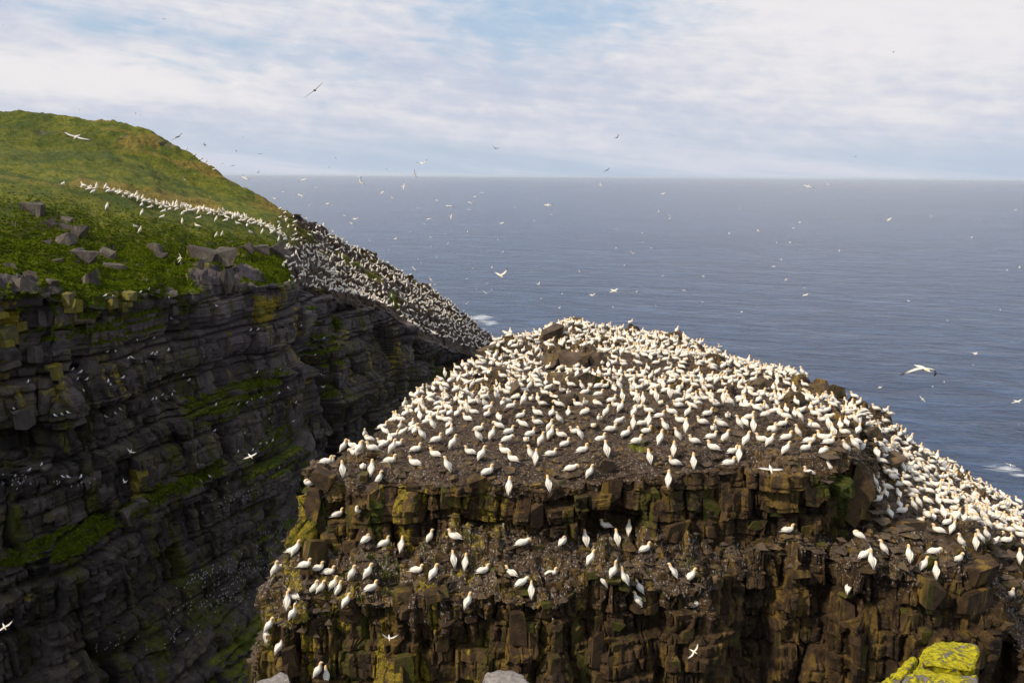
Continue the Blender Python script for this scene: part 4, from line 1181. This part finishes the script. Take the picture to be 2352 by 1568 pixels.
def build_birds():
    cw = cam.matrix_world.translation
    # nearest 300 as individuals (all hand placed ones first)
    order = sorted(range(len(placed)), key=lambda k: (not placed[k][6], placed[k][0].y))
    single = order[:300]; rest = order[300:]
    recs = {}
    for k in single:
        p, x, y, ps, fc, n, hand = placed[k]
        j = min(range(len(LM)), key=lambda q: math.hypot(x - LM[q][1], y - LM[q][2]))
        base = (POSEW[ps], FACEW[fc], side_of(x, y, LM[j][1], LM[j][2]) + ' ' + LM[j][0])
        recs.setdefault(base, []).append(k)
    for base, ks in recs.items():
        ks.sort(key=lambda k: placed[k][1])
        for r_, k in enumerate(ks):
            p, x, y, ps, fc, n, hand = placed[k]
            lab = '%s white gannet %s, %s' % base
            if len(ks) > 1: lab = '%s gannet %s, %s' % base + (', %s from left' % ORD[min(r_, 11)])
            yaw = FACE[fc] + rb.uniform(-.35, .35)
            sc = rb.uniform(1.08, 1.22)
            pit = 0.0
            # on steep ground the body follows, a stone carries the feet
            if n[2] < 0.45 and hand:
                q = p + Vector((0, -0.10, -0.10))
                put(rb.choice(SB), 'rock_block', q + Vector((0, .12, -.05)), (.55 * rb.uniform(.8, 1.4), .6, .22 * rb.uniform(.8, 1.5)), (rb.uniform(-.1, .1), rb.uniform(-.1, .1), rb.uniform(-.4, .4)), stack)
                p = p + Vector((0, -0.12, 0.0))
            g = make_gannet(ps, p + Vector((0, 0, -0.02)), yaw, sc, rb.uniform(-.08, .12))
            tag(g, lab, 'gannet', 'gannets resting on the rock stack')
    # the rest of the crowd
    V, F, C, o = [], [], [], 0
    for k in rest:
        p, x, y, ps, fc, n, hand = placed[k]
        v, f, c = SOFT[ps]
        a = FACE[fc] + rb.uniform(-.5, .5); s = rb.uniform(1.08, 1.24); ca, sa = math.cos(a) * s, math.sin(a) * s
        w = np.stack([v[:, 0] * ca - v[:, 1] * sa + p.x, v[:, 0] * sa + v[:, 1] * ca + p.y, v[:, 2] * s + p.z - .02], 1)
        V.append(w); F.append(f + o); C.append(c); o += len(v)
    me = poly_mesh('gannet_crowd', np.concatenate(V), np.concatenate(F), MAT_FEATHER, np.concatenate(C), True)
    ob = link('gannet_crowd', me); tag(ob, 'dense crowd of white gannets farther back on the rock stack', 'gannets', None, 'stuff')
    print('stack gannets', len(placed), 'single', len(single))


build_birds()


def build_far_colony():
    hx, hy, _ = project(H_pos)
    poly_top = np.interp(hx, [640, 700, 850, 940, 1000, 1060, 1130], [470, 500, 578, 622, 662, 706, 764])
    poly_bot = np.interp(hx, [640, 665, 740, 830, 900, 960, 1000, 1050, 1130], [600, 655, 668, 682, 710, 760, 772, 792, 815])
    m = (hx > 640) & (hx < 1160) & (hy > poly_top - 6) & (hy < poly_bot) & (H_T > 1.97) & (H_T < 7.02) & (H_n[:, 2] > .25)
    m &= ~((hx < 700) & (hy > 560) & (hx < 655 + (hy - 560) * .1))
    dens = fbm(H_pos, 0.10, 3, 950)
    spc = 0.95 + 1.7 * sstep(0.53, 0.68, dens) + 2.0 * H_grass * 0.8
    # the band along the crest of the near green slope
    band = (H_T > 4.55) & (H_T < 5.35) & (hx > 120) & (hx < 660)
    c = np.abs(H_T - 4.98) / np.interp(hx, [120, 200, 400, 640], [0.06, 0.20, 0.24, 0.36])
    spc = np.where(band, 0.72 + 2.0 * c * c + np.interp(hx, [120, 200, 300], [2.6, 0.4, 0.0]), spc)
    m |= band & (c < 1.6)
    ids = scatter(H_pos, H_T, H_n, m, spc, 8, [])
    # a few loose birds lower on the turf and along the far skyline
    V, F, C, o = [], [], [], 0
    r = random.Random(5)
    pts = [H_pos[i] for i in ids]
    for (x, y) in ((247, 482), (312, 524), (372, 503), (326, 497), (420, 515), (455, 522), (512, 545), (498, 548), (575, 538), (650, 620), (654, 608), (322, 540), (447, 357), (463, 369), (474, 378), (483, 384), (492, 392), (432, 340)):
        h = FH.at(x, y)
        if h: pts.append(h[0])
    for p in pts:
        ps = r.choices('supt', (50, 30, 12, 8))[0]; v, f, c = FAR[ps]
        a = r.choice((0.2, math.pi - .2, 1.2, -1.5)) + r.uniform(-.6, .6); s = r.uniform(1.4, 1.7); ca, sa = math.cos(a) * s, math.sin(a) * s
        V.append(np.stack([v[:, 0] * ca - v[:, 1] * sa + p[0], v[:, 0] * sa + v[:, 1] * ca + p[1], v[:, 2] * s + p[2]], 1)); F.append(f + o); C.append(c); o += len(v)
    me = poly_mesh('far_gannet_crowd', np.concatenate(V), np.concatenate(F), MAT_FEATHER, np.concatenate(C), True)
    ob = link('far_gannet_crowd', me); tag(ob, 'far crowd of tiny white gannets on the headland slope and crest', 'gannets', None, 'stuff')
    print('far gannets', len(pts))


build_far_colony()

# kittiwakes on the dark headland ledges
KIT = '''235 510;530 245;745 205;805 215;880 185;885 215;990 180;1055 160;1195 225;1530 285;1218 370;1190 600;1110 615;1075 625;1095 620;940 650;905 655;1010 680;1035 672;820 605;765 610;970 525;1095 510;515 735;570 755;550 800;610 805;770 820;790 840;865 790;1140 795;1300 770;1330 815;1030 850;590 890;200 820;1145 915;1185 930;1215 905;1240 895;1080 945;1105 942;855 1018;820 1045;757 1070;440 1050;485 1035;400 1065;510 1040;540 1030;100 1010;110 1090;1530 980;1690 975;1745 965;1790 945;1845 930;1970 900;1815 755;1980 735;2020 860;2045 865;1910 1080;2075 1100;2095 965;1520 1163;1730 1180;1690 1305;1795 1300;1845 1250;1865 1248;1890 1245;1930 1235;2085 415;2135 420;1830 445;1775 455;2230 530;2290 510;2235 625;2275 770;2130 650;295 1405;210 1445;165 1485;460 1495;500 1490;570 1500;1405 1405;1490 1485;1385 1520;1425 1525;1610 1535;1975 1425;60 395;15 220'''
HLM = [('the yellow lichen wall', 610, 715), ('the left yellow pillar', 265, 710), ('the dark square recess', 180, 840), ('the grey slanting slabs', 520, 760), ('the green upper ledge', 560, 920), ('the slanting cleft', 730, 930), ('the long green lower ledge', 250, 1190), ('the small green hump', 270, 1095), ('the left frame edge', 20, 900), ('the bedded dark wall', 380, 930), ('the dark lower wall', 450, 1050), ('the far dark wall', 790, 780), ('the left cliff brink', 310, 670)]


def build_kittiwakes():
    body = loft([(-.20, .10), (-.08, .13), (.04, .16), (.10, .22), (.13, .29), (.17, .30), (.22, .29)], [(.01, .01), (.06, .05), (.08, .08), (.06, .06), (.045, .045), (.035, .03), (.005, .005)],
                [GREY, GREY, (.7, .7, .7), WHITE, WHITE, WHITE, (.5, .4, .1)], 7)
    me = poly_mesh('kittiwake', *body[:2], MAT_FEATHER, body[2], True)
    recs = {}; r = random.Random(3)
    for k, it in enumerate(KIT.split(';')):
        a = it.split(); x = float(a[0]) / 2.904 * 2352 / 2500; y = (650 + float(a[1]) / 2.904) * 2352 / 2500
        h = FH.at(x, y + 2)
        if h is None: continue
        j = min(range(len(HLM)), key=lambda q: math.hypot(x - HLM[q][1], y - HLM[q][2]))
        o = link('kittiwake', me, None, Vector(h[0]) + Vector((.1, -.25, 0))); o.rotation_euler = (0, 0, r.choice((0.2, 3.0, 1.4, -1.2)) + r.uniform(-.4, .4)); s = r.uniform(1.25, 1.6); o.scale = (s, s, s)
        recs.setdefault((side_of(x, y, HLM[j][1], HLM[j][2]), HLM[j][0]), []).append((x, o))
        b = put(r.choice(HB), 'rock_block', Vector(h[0]) + Vector((.15, 0.2, -.25)), (r.uniform(.9, 1.8), 1.2, .45), (0, 0, r.uniform(1.0, 1.5)), head) if h[1][2] < .4 and k % 2 == 0 else None
    for (sd, nm), lst in recs.items():
        lst.sort(key=lambda q: q[0])
        for q, (x, o) in enumerate(lst):
            tag(o, 'tiny white seabird on a ledge, %s %s%s' % (sd, nm, ', %s from left' % ORD[min(q, 11)] if len(lst) > 1 else ''), 'seabird', 'seabirds on the headland ledges')
    # small dark and white auks massed low in the gorge
    r = np.random.default_rng(4); V, F, C, o = [], [], [], 0
    au = loft([(-.1, .02), (0, .14), (.02, .28), (.05, .38), (.10, .40)], [(.02, .02), (.08, .08), (.08, .08), (.045, .045), (.01, .01)], [BLK, (.34, .34, .34), (.38, .38, .38), (.08, .07, .06), BLK], 5)
    for (cx, cy, rx, ry, n, sl) in ((470, 1320, 60, 12, 50, -.35), (560, 1310, 60, 22, 90, -.30), (520, 1370, 60, 25, 60, -.25), (450, 1390, 50, 10, 30, -.3), (640, 1215, 40, 18, 30, -.4), (550, 1140, 60, 14, 30, -.3), (180, 1110, 50, 8, 20, 0), (30, 1110, 30, 12, 20, 0), (610, 1250, 40, 30, 40, -.5), (420, 1460, 60, 14, 30, -.3), (260, 1480, 40, 10, 20, -.3), (680, 1120, 40, 20, 20, 0)):
        for k in range(n):
            x = cx + r.normal() * rx * .6; y = cy + r.normal() * ry * .6 + (x - cx) * sl
            h = FH.at(x, y)
            if h is None: continue
            a = r.uniform(0, 6.3); ca, sa = math.cos(a), math.sin(a); v = au[0] * 0.95; p = h[0]
            V.append(np.stack([v[:, 0] * ca - v[:, 1] * sa + p[0], v[:, 0] * sa + v[:, 1] * ca + p[1] - .2, v[:, 2] + p[2]], 1)); F.append(au[1] + o); C.append(au[2]); o += len(v)
    me = poly_mesh('auk_crowd', np.concatenate(V), np.concatenate(F), MAT_FEATHER, np.concatenate(C), True)
    ob = link('auk_crowd', me); tag(ob, 'specks of small auks massed on the dark ledges low in the gorge', 'auks', None, 'stuff')


build_kittiwakes()


# ------------------------------------------------------------------ flying birds
def flying_meshes():
    body = loft([(-.46, 0), (-.34, .0), (-.2, .01), (0, .015), (.15, .02), (.26, .03), (.34, .03), (.40, .03), (.44, .025), (.54, .015)],
                [(.012, .008), (.035, .02), (.07, .06), (.095, .085), (.085, .08), (.055, .055), (.045, .045), (.04, .038), (.018, .018), (.003, .003)],
                [W, W, W, W, W, B2, B, B2, BILL, BILL], 8)
    bm_ = poly_mesh('flying_gannet', *body[:2], MAT_FEATHER, body[2], True)
    shapes = {'m': [(.10, 22), (.36, 12), (.60, -14), (.80, -26), (.95, -32)], 'v': [(.10, 20), (.36, 30), (.60, 26), (.80, 18), (.95, 14)], 'f': [(.10, 6), (.36, 5), (.60, 0), (.80, -4), (.95, -6)],
              'd': [(.10, 12), (.36, -6), (.60, -36), (.80, -48), (.95, -52)], 'w': [(.10, 45), (.36, 62), (.60, 60), (.80, 50), (.95, 46)]}
    wings = {}
    for nm, prof in shapes.items():
        for sd in (-1, 1):
            pts, chord = [], [.115, .125, .115, .085, .055, .008]
            sweep = [.10, .14, .17, .08, -.03, -.16]; y = z = 0; ys = [(0.05, 0.03)]; prev = 0.0
            for s_, ang in prof:
                L = s_ - prev; prev = s_; y0, z0 = ys[-1]
                ys.append((y0 + L * math.cos(math.radians(ang)), z0 + L * math.sin(math.radians(ang))))
            cols = [W, W, W, (.62, .60, .56), BLK, BLK]
            V, C, Fc = [], [], []
            th = [.018, .016, .012, .009, .006, .003]
            for k in range(6):
                yy, zz = ys[k]; c_ = chord[k]; x0 = sweep[k] - .03
                for (cx, cz) in ((c_, 0), (0.3 * c_, th[k]), (-c_, 0), (0.2 * c_, -th[k] * .5)):
                    V.append((x0 + cx, sd * yy, zz + cz)); C.append(cols[k] if not (k in (1, 2, 3) and cx == -c_) else (.5, .46, .40))
            for k in range(5):
                for q in range(4):
                    a = k * 4 + q; b = k * 4 + (q + 1) % 4
                    Fc.append((a, b, b + 4)); Fc.append((a, b + 4, a + 4))
            if sd > 0: Fc = [t[::-1] for t in Fc]
            wings[nm, sd] = poly_mesh('wing', V, Fc, MAT_FEATHER, np.array(C), True)
    dk = {}  # dark copies: juvenile plumage, and backlit silhouettes put into the colour
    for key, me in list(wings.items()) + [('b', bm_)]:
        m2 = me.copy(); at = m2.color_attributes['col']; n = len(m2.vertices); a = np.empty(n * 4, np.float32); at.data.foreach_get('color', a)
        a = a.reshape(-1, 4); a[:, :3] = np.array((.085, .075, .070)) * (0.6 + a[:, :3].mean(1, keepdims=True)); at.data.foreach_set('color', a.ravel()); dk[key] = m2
    return bm_, wings, dk


FLY = []     # (X, Y in 2352 units, span, tilt deg, shape, heading, dark?)


def add_fly(org, sc, txt, k0):
    r = random.Random(k0)
    for it in txt.replace('\n', '').split(';'):
        a = it.split()
        fx = (org[0] + float(a[0]) / sc) * 2352 / 2500; fy = (org[1] + float(a[1]) / sc) * 2352 / 2500; sp = float(a[2]) / sc * 2352 / 2500
        tilt = float(a[3]) if len(a) > 3 else r.choice((-35, -20, -8, 5, 12, 25, 40, 60))
        shp = a[4] if len(a) > 4 else r.choice('mvfmvd')
        hd = float(a[5]) if len(a) > 5 else r.choice((0.5, 0.9, -0.4, -0.8, 0.2))
        FLY.append((fx, fy, sp, tilt, shp, hd))


add_fly((650, 350), 3.36, '''305 300 55 0 m;405 360 45 -30 f;540 365 25 -55 f;140 398 30;290 430 80 -6 f;70 452 40 0 m;360 505 50 40 f;500 495 35 -20 m;540 508 20 -50 f;517 197 30 45 f;570 120 22;680 257 35 -15 f;757 272 35 20 v;
785 328 80 -25 v;950 402 50 60 f;1030 447 30 85 f;1080 245 30;985 212 35 0 v;1125 355 75 75 f 0.1;1222 250 65 -80 f 0.1;1275 165 85 -5 v;1770 405 55 0 m;1710 438 45 10 m;1675 488 55 -5 m;1397 467 30 -30 f;1500 515 75 8 m;1243 532 35 -45 f;
1515 600 60 65 f;1665 545 35;1300 660 42 -25 m;1330 622 50;725 620 50 -8 f;700 655 42 -10 f;645 592 40 -20 f;1875 40 65 -35 v;2310 505 60 30 m;2335 585 30;2200 635 15;1650 725 20;1465 742 30 0 m;850 797 38 -40 f;1060 780 35;1345 770 25;
1490 822 30;1355 845 22;1397 935 20 35 f;1005 872 15;1270 980 20;1215 1030 65 -30 m;1350 1115 65 -35 v;1390 1160 35 0 v;1645 1110 25;1695 1025 30;1850 1015 25;1910 1080 120 -18 v;1810 1148 40 5 m;2230 1155 42 15 v;1720 1193 25;1850 1200 20;
1805 1230 75 -12 v;1640 1315 60 10 v;2255 1272 20;1940 890 30 30 f;1900 790 20;2055 735 15;1930 655 40 0 f;2040 525 20;1245 950 12 90 f;1185 722 14''', 1)
add_fly((1300, 330), 1.96, '''403 12 30 20 v;355 168 35 20 f;324 238 28 85 f;625 280 30 30 m;600 370 22 20 v;655 385 34 -40 f;655 401 14;1545 103 25 0 f;1410 236 16;1318 245 42 5 m;990 352 9;1280 417 14;1705 403 40 25 f;1907 388 12;2312 358 16;2142 405 8;
2100 490 12;1077 457 18 80 v;940 470 12;525 468 20 -20 f;400 449 12;525 511 8;568 540 10;400 541 14;480 565 42 -15 v;440 622 8;225 652 18 -30 v;623 673 18 40 f;817 675 20;1155 628 20 20 f;1232 512 14;1168 512 10;1190 594 8;1467 552 12;
1248 445 16;1222 485 8;2270 646 16 30 v;2330 632 14;1212 690 16 85 f;1300 730 10;1305 765 48 10 m;725 742 26 -5 m;498 748 16 35 f;388 744 50 -8 m;282 765 42 -10 v;27 714 18;140 760 12;384 822 12 80 f;1000 845 16;1800 792 14;2008 791 14;
2238 836 9;1985 887 18;812 797 14;590 814 10;127 826 14;94 380 12;7 408 8;1365 522 9;41 781 10''', 2)
add_fly((0, 230), 3.336, '''628 348 215 -22 f 0.2;1505 695 58 0 w 0.2;1445 350 80 22 f;1980 350 40 25 v;1835 388 35 -10 m;1805 384 14;1670 412 36 -15 f;1925 463 25 -80 f;2120 487 36 -8 m;1955 638 46 0 m;1895 583 40 0 m;2000 680 70 8 f;2100 640 30;1805 558 30;
1140 172 42 -5 m;1105 158 16;660 135 20;1468 1335 95 80 v 0.15''', 3)
add_fly((2000, 850), 3.92, '''1490 50 70 -5 m;1475 158 13;1195 320 28;1083 366 28 0 v;580 372 60 -4 m;990 485 72 -18 m;1890 508 150 12 m;1830 1115 110 -8 m;1905 728 20''', 4)
add_fly((0, 0), 0.9408, '''723 208 52 38 f 0.15;8 57 6;376 44 5;186 254 7;2052 120 6;998 763 20 0 f;1147 330 8;300 1036 24 -50 v;575 1047 26 -12 m;288 1106 16 0 v;744 888 16 20 v;10 1438 28 -12 f;412 592 10 80 v''', 5)
add_fly((600, 1050), 2.541, '''890 1285 85 -15 v 0.3''', 6)
add_fly((1250, 1050), 2.541, '''1605 240 190 0 m -0.1;1125 1370 110 35 f 0.4''', 7)


def build_fliers():
    body, wings, dk = flying_meshes()
    R3 = Matrix(RM)
    right = R3 @ Vector((1, 0, 0)); upv = R3 @ Vector((0, 1, 0)); back = R3 @ Vector((0, 0, 1))
    used = []

    def one(x, y, sp, tilt, shp, hd, big=None, lab=None):
        if sp > 50 and big is None: big = 0.55
        dr = ray(x, y); cosf = max(0.55, math.cos(hd))
        d = FD * 1.8 * cosf / max(sp, 4.2)
        sc = 1.0
        dm = 9e9
        if dr[2] < 0:
            dm = (SEA + 4) / dr[2] * 0.92
        for fi in (FS, FH):
            h = fi.at(x, y)
            if h is not None: dm = min(dm, h[0][1] * 0.93 - 1.0)
        if d > dm: sc = max(dm / d, 0.5); d = dm
        a = math.radians(tilt)
        wing_ax = (right * math.cos(a) + upv * math.sin(a)); nrm = (upv * math.cos(a) - right * math.sin(a))
        fwd = -back if random.random() < .5 else back
        # bank so that the back or belly shows a little, then yaw by heading
        bank = random.uniform(0.25, 0.9)
        if abs(tilt) > 50: bank = 1.2
        if big: bank = big
        nz = (nrm * math.cos(bank) + back * math.sin(bank)).normalized()
        fw = nz.cross(wing_ax) * (-1)
        fw = wing_ax.cross(nz).normalized()
        m0 = Matrix((fw, nz.cross(fw), nz)).transposed()
        m0 = m0 @ Matrix.Rotation(hd, 3, 'Z')
        dark = y < 400 and x > 300 and random.random() < .8 and not lab  # most birds against the sky take the silhouette-dark copy
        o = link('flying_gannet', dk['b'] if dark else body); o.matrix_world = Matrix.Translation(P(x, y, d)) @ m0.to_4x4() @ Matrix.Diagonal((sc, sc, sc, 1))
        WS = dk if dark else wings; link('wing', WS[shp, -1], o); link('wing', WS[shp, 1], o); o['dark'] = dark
        o['label'] = ''
        used.append((x, y, sp, o, shp, lab))
    one(2118, 846, 104, -6, 'd', 0.25, big=0.30, lab='largest flying gannet, wings arched down over the sea at right')
    for x, y, sp, tilt, shp, hd in FLY:
        if x > 2400: continue
        one(x, y, sp, tilt, shp, hd)
    shw = {'m': 'bent winged', 'v': 'raised winged', 'f': 'spread winged', 'd': 'arched winged', 'w': 'steeply lifted winged'}
    F_LM = [('the grassy skyline', 470, 330), ('the left hilltop', 170, 250), ('the horizon at centre left', 800, 405), ('the horizon left of centre', 950, 410), ('the horizon at centre', 1150, 408), ('the horizon right of centre', 1400, 408), ('the horizon at right', 1900, 412), ('the headland tip', 1130, 760), ('the headland slope', 960, 600), ('the open sea at centre', 1250, 500), ('the open sea above the summit', 1300, 640), ('the middle of the sea', 1550, 540), ('the sea above the right shoulder', 1850, 700), ('the far right sea', 2250, 600), ('the white surf at right', 2310, 1080), ('the green slope', 420, 480), ('the dark cliff', 400, 900), ('the dark gorge', 300, 1200), ('the rim of the stack', 1750, 1080), ('the lower stack wall', 1500, 1480), ('the upper right sky', 2000, 150), ('the upper left sky', 200, 60), ('the brown wall at lower centre', 900, 1460), ('the sea behind the headland', 1000, 480), ('the sea at right centre', 2050, 480), ('the sea near the right edge', 2250, 820), ('the sea right of the headland', 1330, 560), ('the sea behind the summit', 1500, 680)]
    recs = {}
    for x, y, sp, o, shp, lab in used:
        if lab: del o['dark']; tag(o, lab, 'gannet', 'gannets in flight'); continue
        j = min(range(len(F_LM)), key=lambda q: math.hypot(x - F_LM[q][1], y - F_LM[q][2]))
        sz = 'dark' if o['dark'] else ('tiny' if sp < 11 else ('small' if sp < 22 else 'white'))
        recs.setdefault((sz, shw[shp], side_of(x, y, F_LM[j][1], F_LM[j][2]) + ' ' + F_LM[j][0]), []).append((x, o))
    for b_, lst in recs.items():
        lst.sort(key=lambda q: q[0])
        for q, (x, o) in enumerate(lst):
            del o['dark']
            tag(o, '%s %s flying gannet %s' % b_ + (', %s from left' % ORD[min(q, 11)] if len(lst) > 1 else ''), 'gannet', 'gannets in flight')
    print('fliers', len(used))


build_fliers()


def build_flappers():
    body, wings, dk = flying_meshes()
    spots = (((1000, 750), 4.612, 375, 1125, 'b', 'gannet holding both wings straight up in the left crowd'), ((1000, 750), 4.612, 690, 1085, 'r', 'gannet half opening its wings in the left crowd'),
             ((2000, 850), 3.92, 375, 725, 'b', 'gannet lifting its wings beneath the right shoulder'), ((1500, 750), 3.92, 2300, 1130, 'l', 'gannet with half open wings at the edge of the right shoulder'))
    for org, sc, x, y, fc, lab in spots:
        fx = (org[0] + x / sc) * .9408; fy = (org[1] + y / sc) * .9408; h = FS.at(fx, fy)
        if h is None: continue
        o = link('gannet', BODY['u'], None, Vector(h[0])); o.rotation_euler = (0, 0, FACE[fc]); o.scale = (1.2,) * 3
        for sd in (-1, 1):
            w = link('wing', wings['w', sd], o, (-.06, 0, .42)); w.rotation_euler = (0, math.radians(-55), 0); w.scale = (.9,) * 3
            link('leg', LEG['u'][0 if sd < 0 else 1], o)
        tag(o, lab, 'gannet', 'gannets resting on the rock stack')


build_flappers()


# ------------------------------------------------------------------ turf tufts, mud lumps
def build_tufts():
    r = np.random.default_rng(21)
    hx, hy, _ = project(H_pos)
    cand = np.nonzero((H_grass > 0.55) & (H_n[:, 2] > .1) & (hx > -120) & (H_T > 1.95) & (H_T < 11.5))[0]
    w = np.interp(H_T[cand], [2, 4.6, 5.3, 6.3, 7], [.5, .1, .12, 2.0, 2.2]); w /= w.sum()
    pick = r.choice(cand, 34000, p=w, replace=False)
    p = H_pos[pick]; n = len(pick)
    big = np.interp(H_T[pick], [4.9, 6.2], [0.18, 0.42]) * r.uniform(.6, 1.5, n)
    V = np.zeros((n, 9, 3)); C = np.zeros((n, 9, 3))
    dry = H_dry[pick]
    for k in range(3):
        a = r.uniform(0, 6.3, n); ln = big * r.uniform(.7, 1.2, n)
        ax = np.stack([np.cos(a), np.sin(a), np.zeros(n)], 1); bx = np.stack([-np.sin(a), np.cos(a), np.zeros(n)], 1)
        V[:, k * 3] = p - ax * (big * .5)[:, None] + [0, 0, -.08]
        V[:, k * 3 + 1] = p + ax * (big * .5)[:, None] + [0, 0, -.08]
        V[:, k * 3 + 2] = p + bx * (ln * .5 * r.uniform(-1, 1, n))[:, None]; V[:, k * 3 + 2, 2] += ln * .55
        g = r.uniform(.6, 1.3, n)[:, None] * (np.array([.125, .165, .010]) * (1 - dry[:, None]) + np.array([.24, .19, .03]) * dry[:, None])
        for q in range(3): C[:, k * 3 + q] = g
    F = np.arange(n * 9).reshape(-1, 3)
    me = poly_mesh('turf_tufts', V.reshape(-1, 3), F, MAT_LEAF, C.reshape(-1, 3))
    o = link('turf_tufts', me); tag(o, 'tufts of green turf and low plants on the headland', 'grass', None, 'stuff')


build_tufts()


def build_lumps():
    r = np.random.default_rng(31)
    octv = np.array([(1, 0, 0), (-1, 0, 0), (0, 1, 0), (0, -1, 0), (0, 0, 1), (0, 0, -1)], float)
    octf = np.array([(0, 2, 4), (2, 1, 4), (1, 3, 4), (3, 0, 4), (2, 0, 5), (1, 2, 5), (3, 1, 5), (0, 3, 5)])
    m = ((S_T > 2.0) & (S_T < 4.1)) | ((S_T > 4.9) & (S_T < 6.1)); m &= (S_n[:, 2] > .2) & (sx_ < 2450)
    cand = np.nonzero(m)[0]; n = 9500
    pick = r.choice(cand, n, replace=False); p = S_pos[pick]
    s = r.gamma(2.2, 0.045, n) + .05
    J = r.uniform(.6, 1.3, (n, 6, 1)) * np.stack([s * r.uniform(.7, 1.6, n), s * r.uniform(.7, 1.4, n), s * r.uniform(.4, .9, n)], 1)[:, None, :]
    a = r.uniform(0, 6.3, n); v = octv[None] * J
    x = v[:, :, 0] * np.cos(a)[:, None] - v[:, :, 1] * np.sin(a)[:, None]; y = v[:, :, 0] * np.sin(a)[:, None] + v[:, :, 1] * np.cos(a)[:, None]
    V = np.stack([x, y, v[:, :, 2]], 2) + p[:, None, :]
    F = (octf[None] + (np.arange(n) * 6)[:, None, None]).reshape(-1, 3)
    me = poly_mesh('mud_and_rubble', V.reshape(-1, 3), F, MAT_BOULDER)
    o = link('mud_and_rubble', me); tag(o, 'brown lumps of nest mud and rubble between the gannets', 'rubble', None, 'stuff')


build_lumps()


# ------------------------------------------------------------------ sea air
def build_haze():
    bm = bmesh.new(); bmesh.ops.create_cube(bm, size=1.0)
    me = bpy.data.meshes.new('haze'); bm.to_mesh(me); bm.free()
    o = link('haze', me, None, (0, 0, (SEA - 8 + 40) / 2)); o.scale = (300000, 300000, 40 - (SEA - 8))
    m = bpy.data.materials.new('haze_air'); m.use_nodes = True; t = NT(m.node_tree)
    v = t.a('ShaderNodeVolumePrincipled', {'Color': (0.80, 0.90, 1.0, 1), 'Density': HAZE})
    t.a('ShaderNodeOutputMaterial', {1: v.outputs[0]}); me.materials.append(m)
    tag(o, 'thin pale sea haze towards the horizon', None, None, 'stuff')


HAZE = 1.1e-5
build_haze()
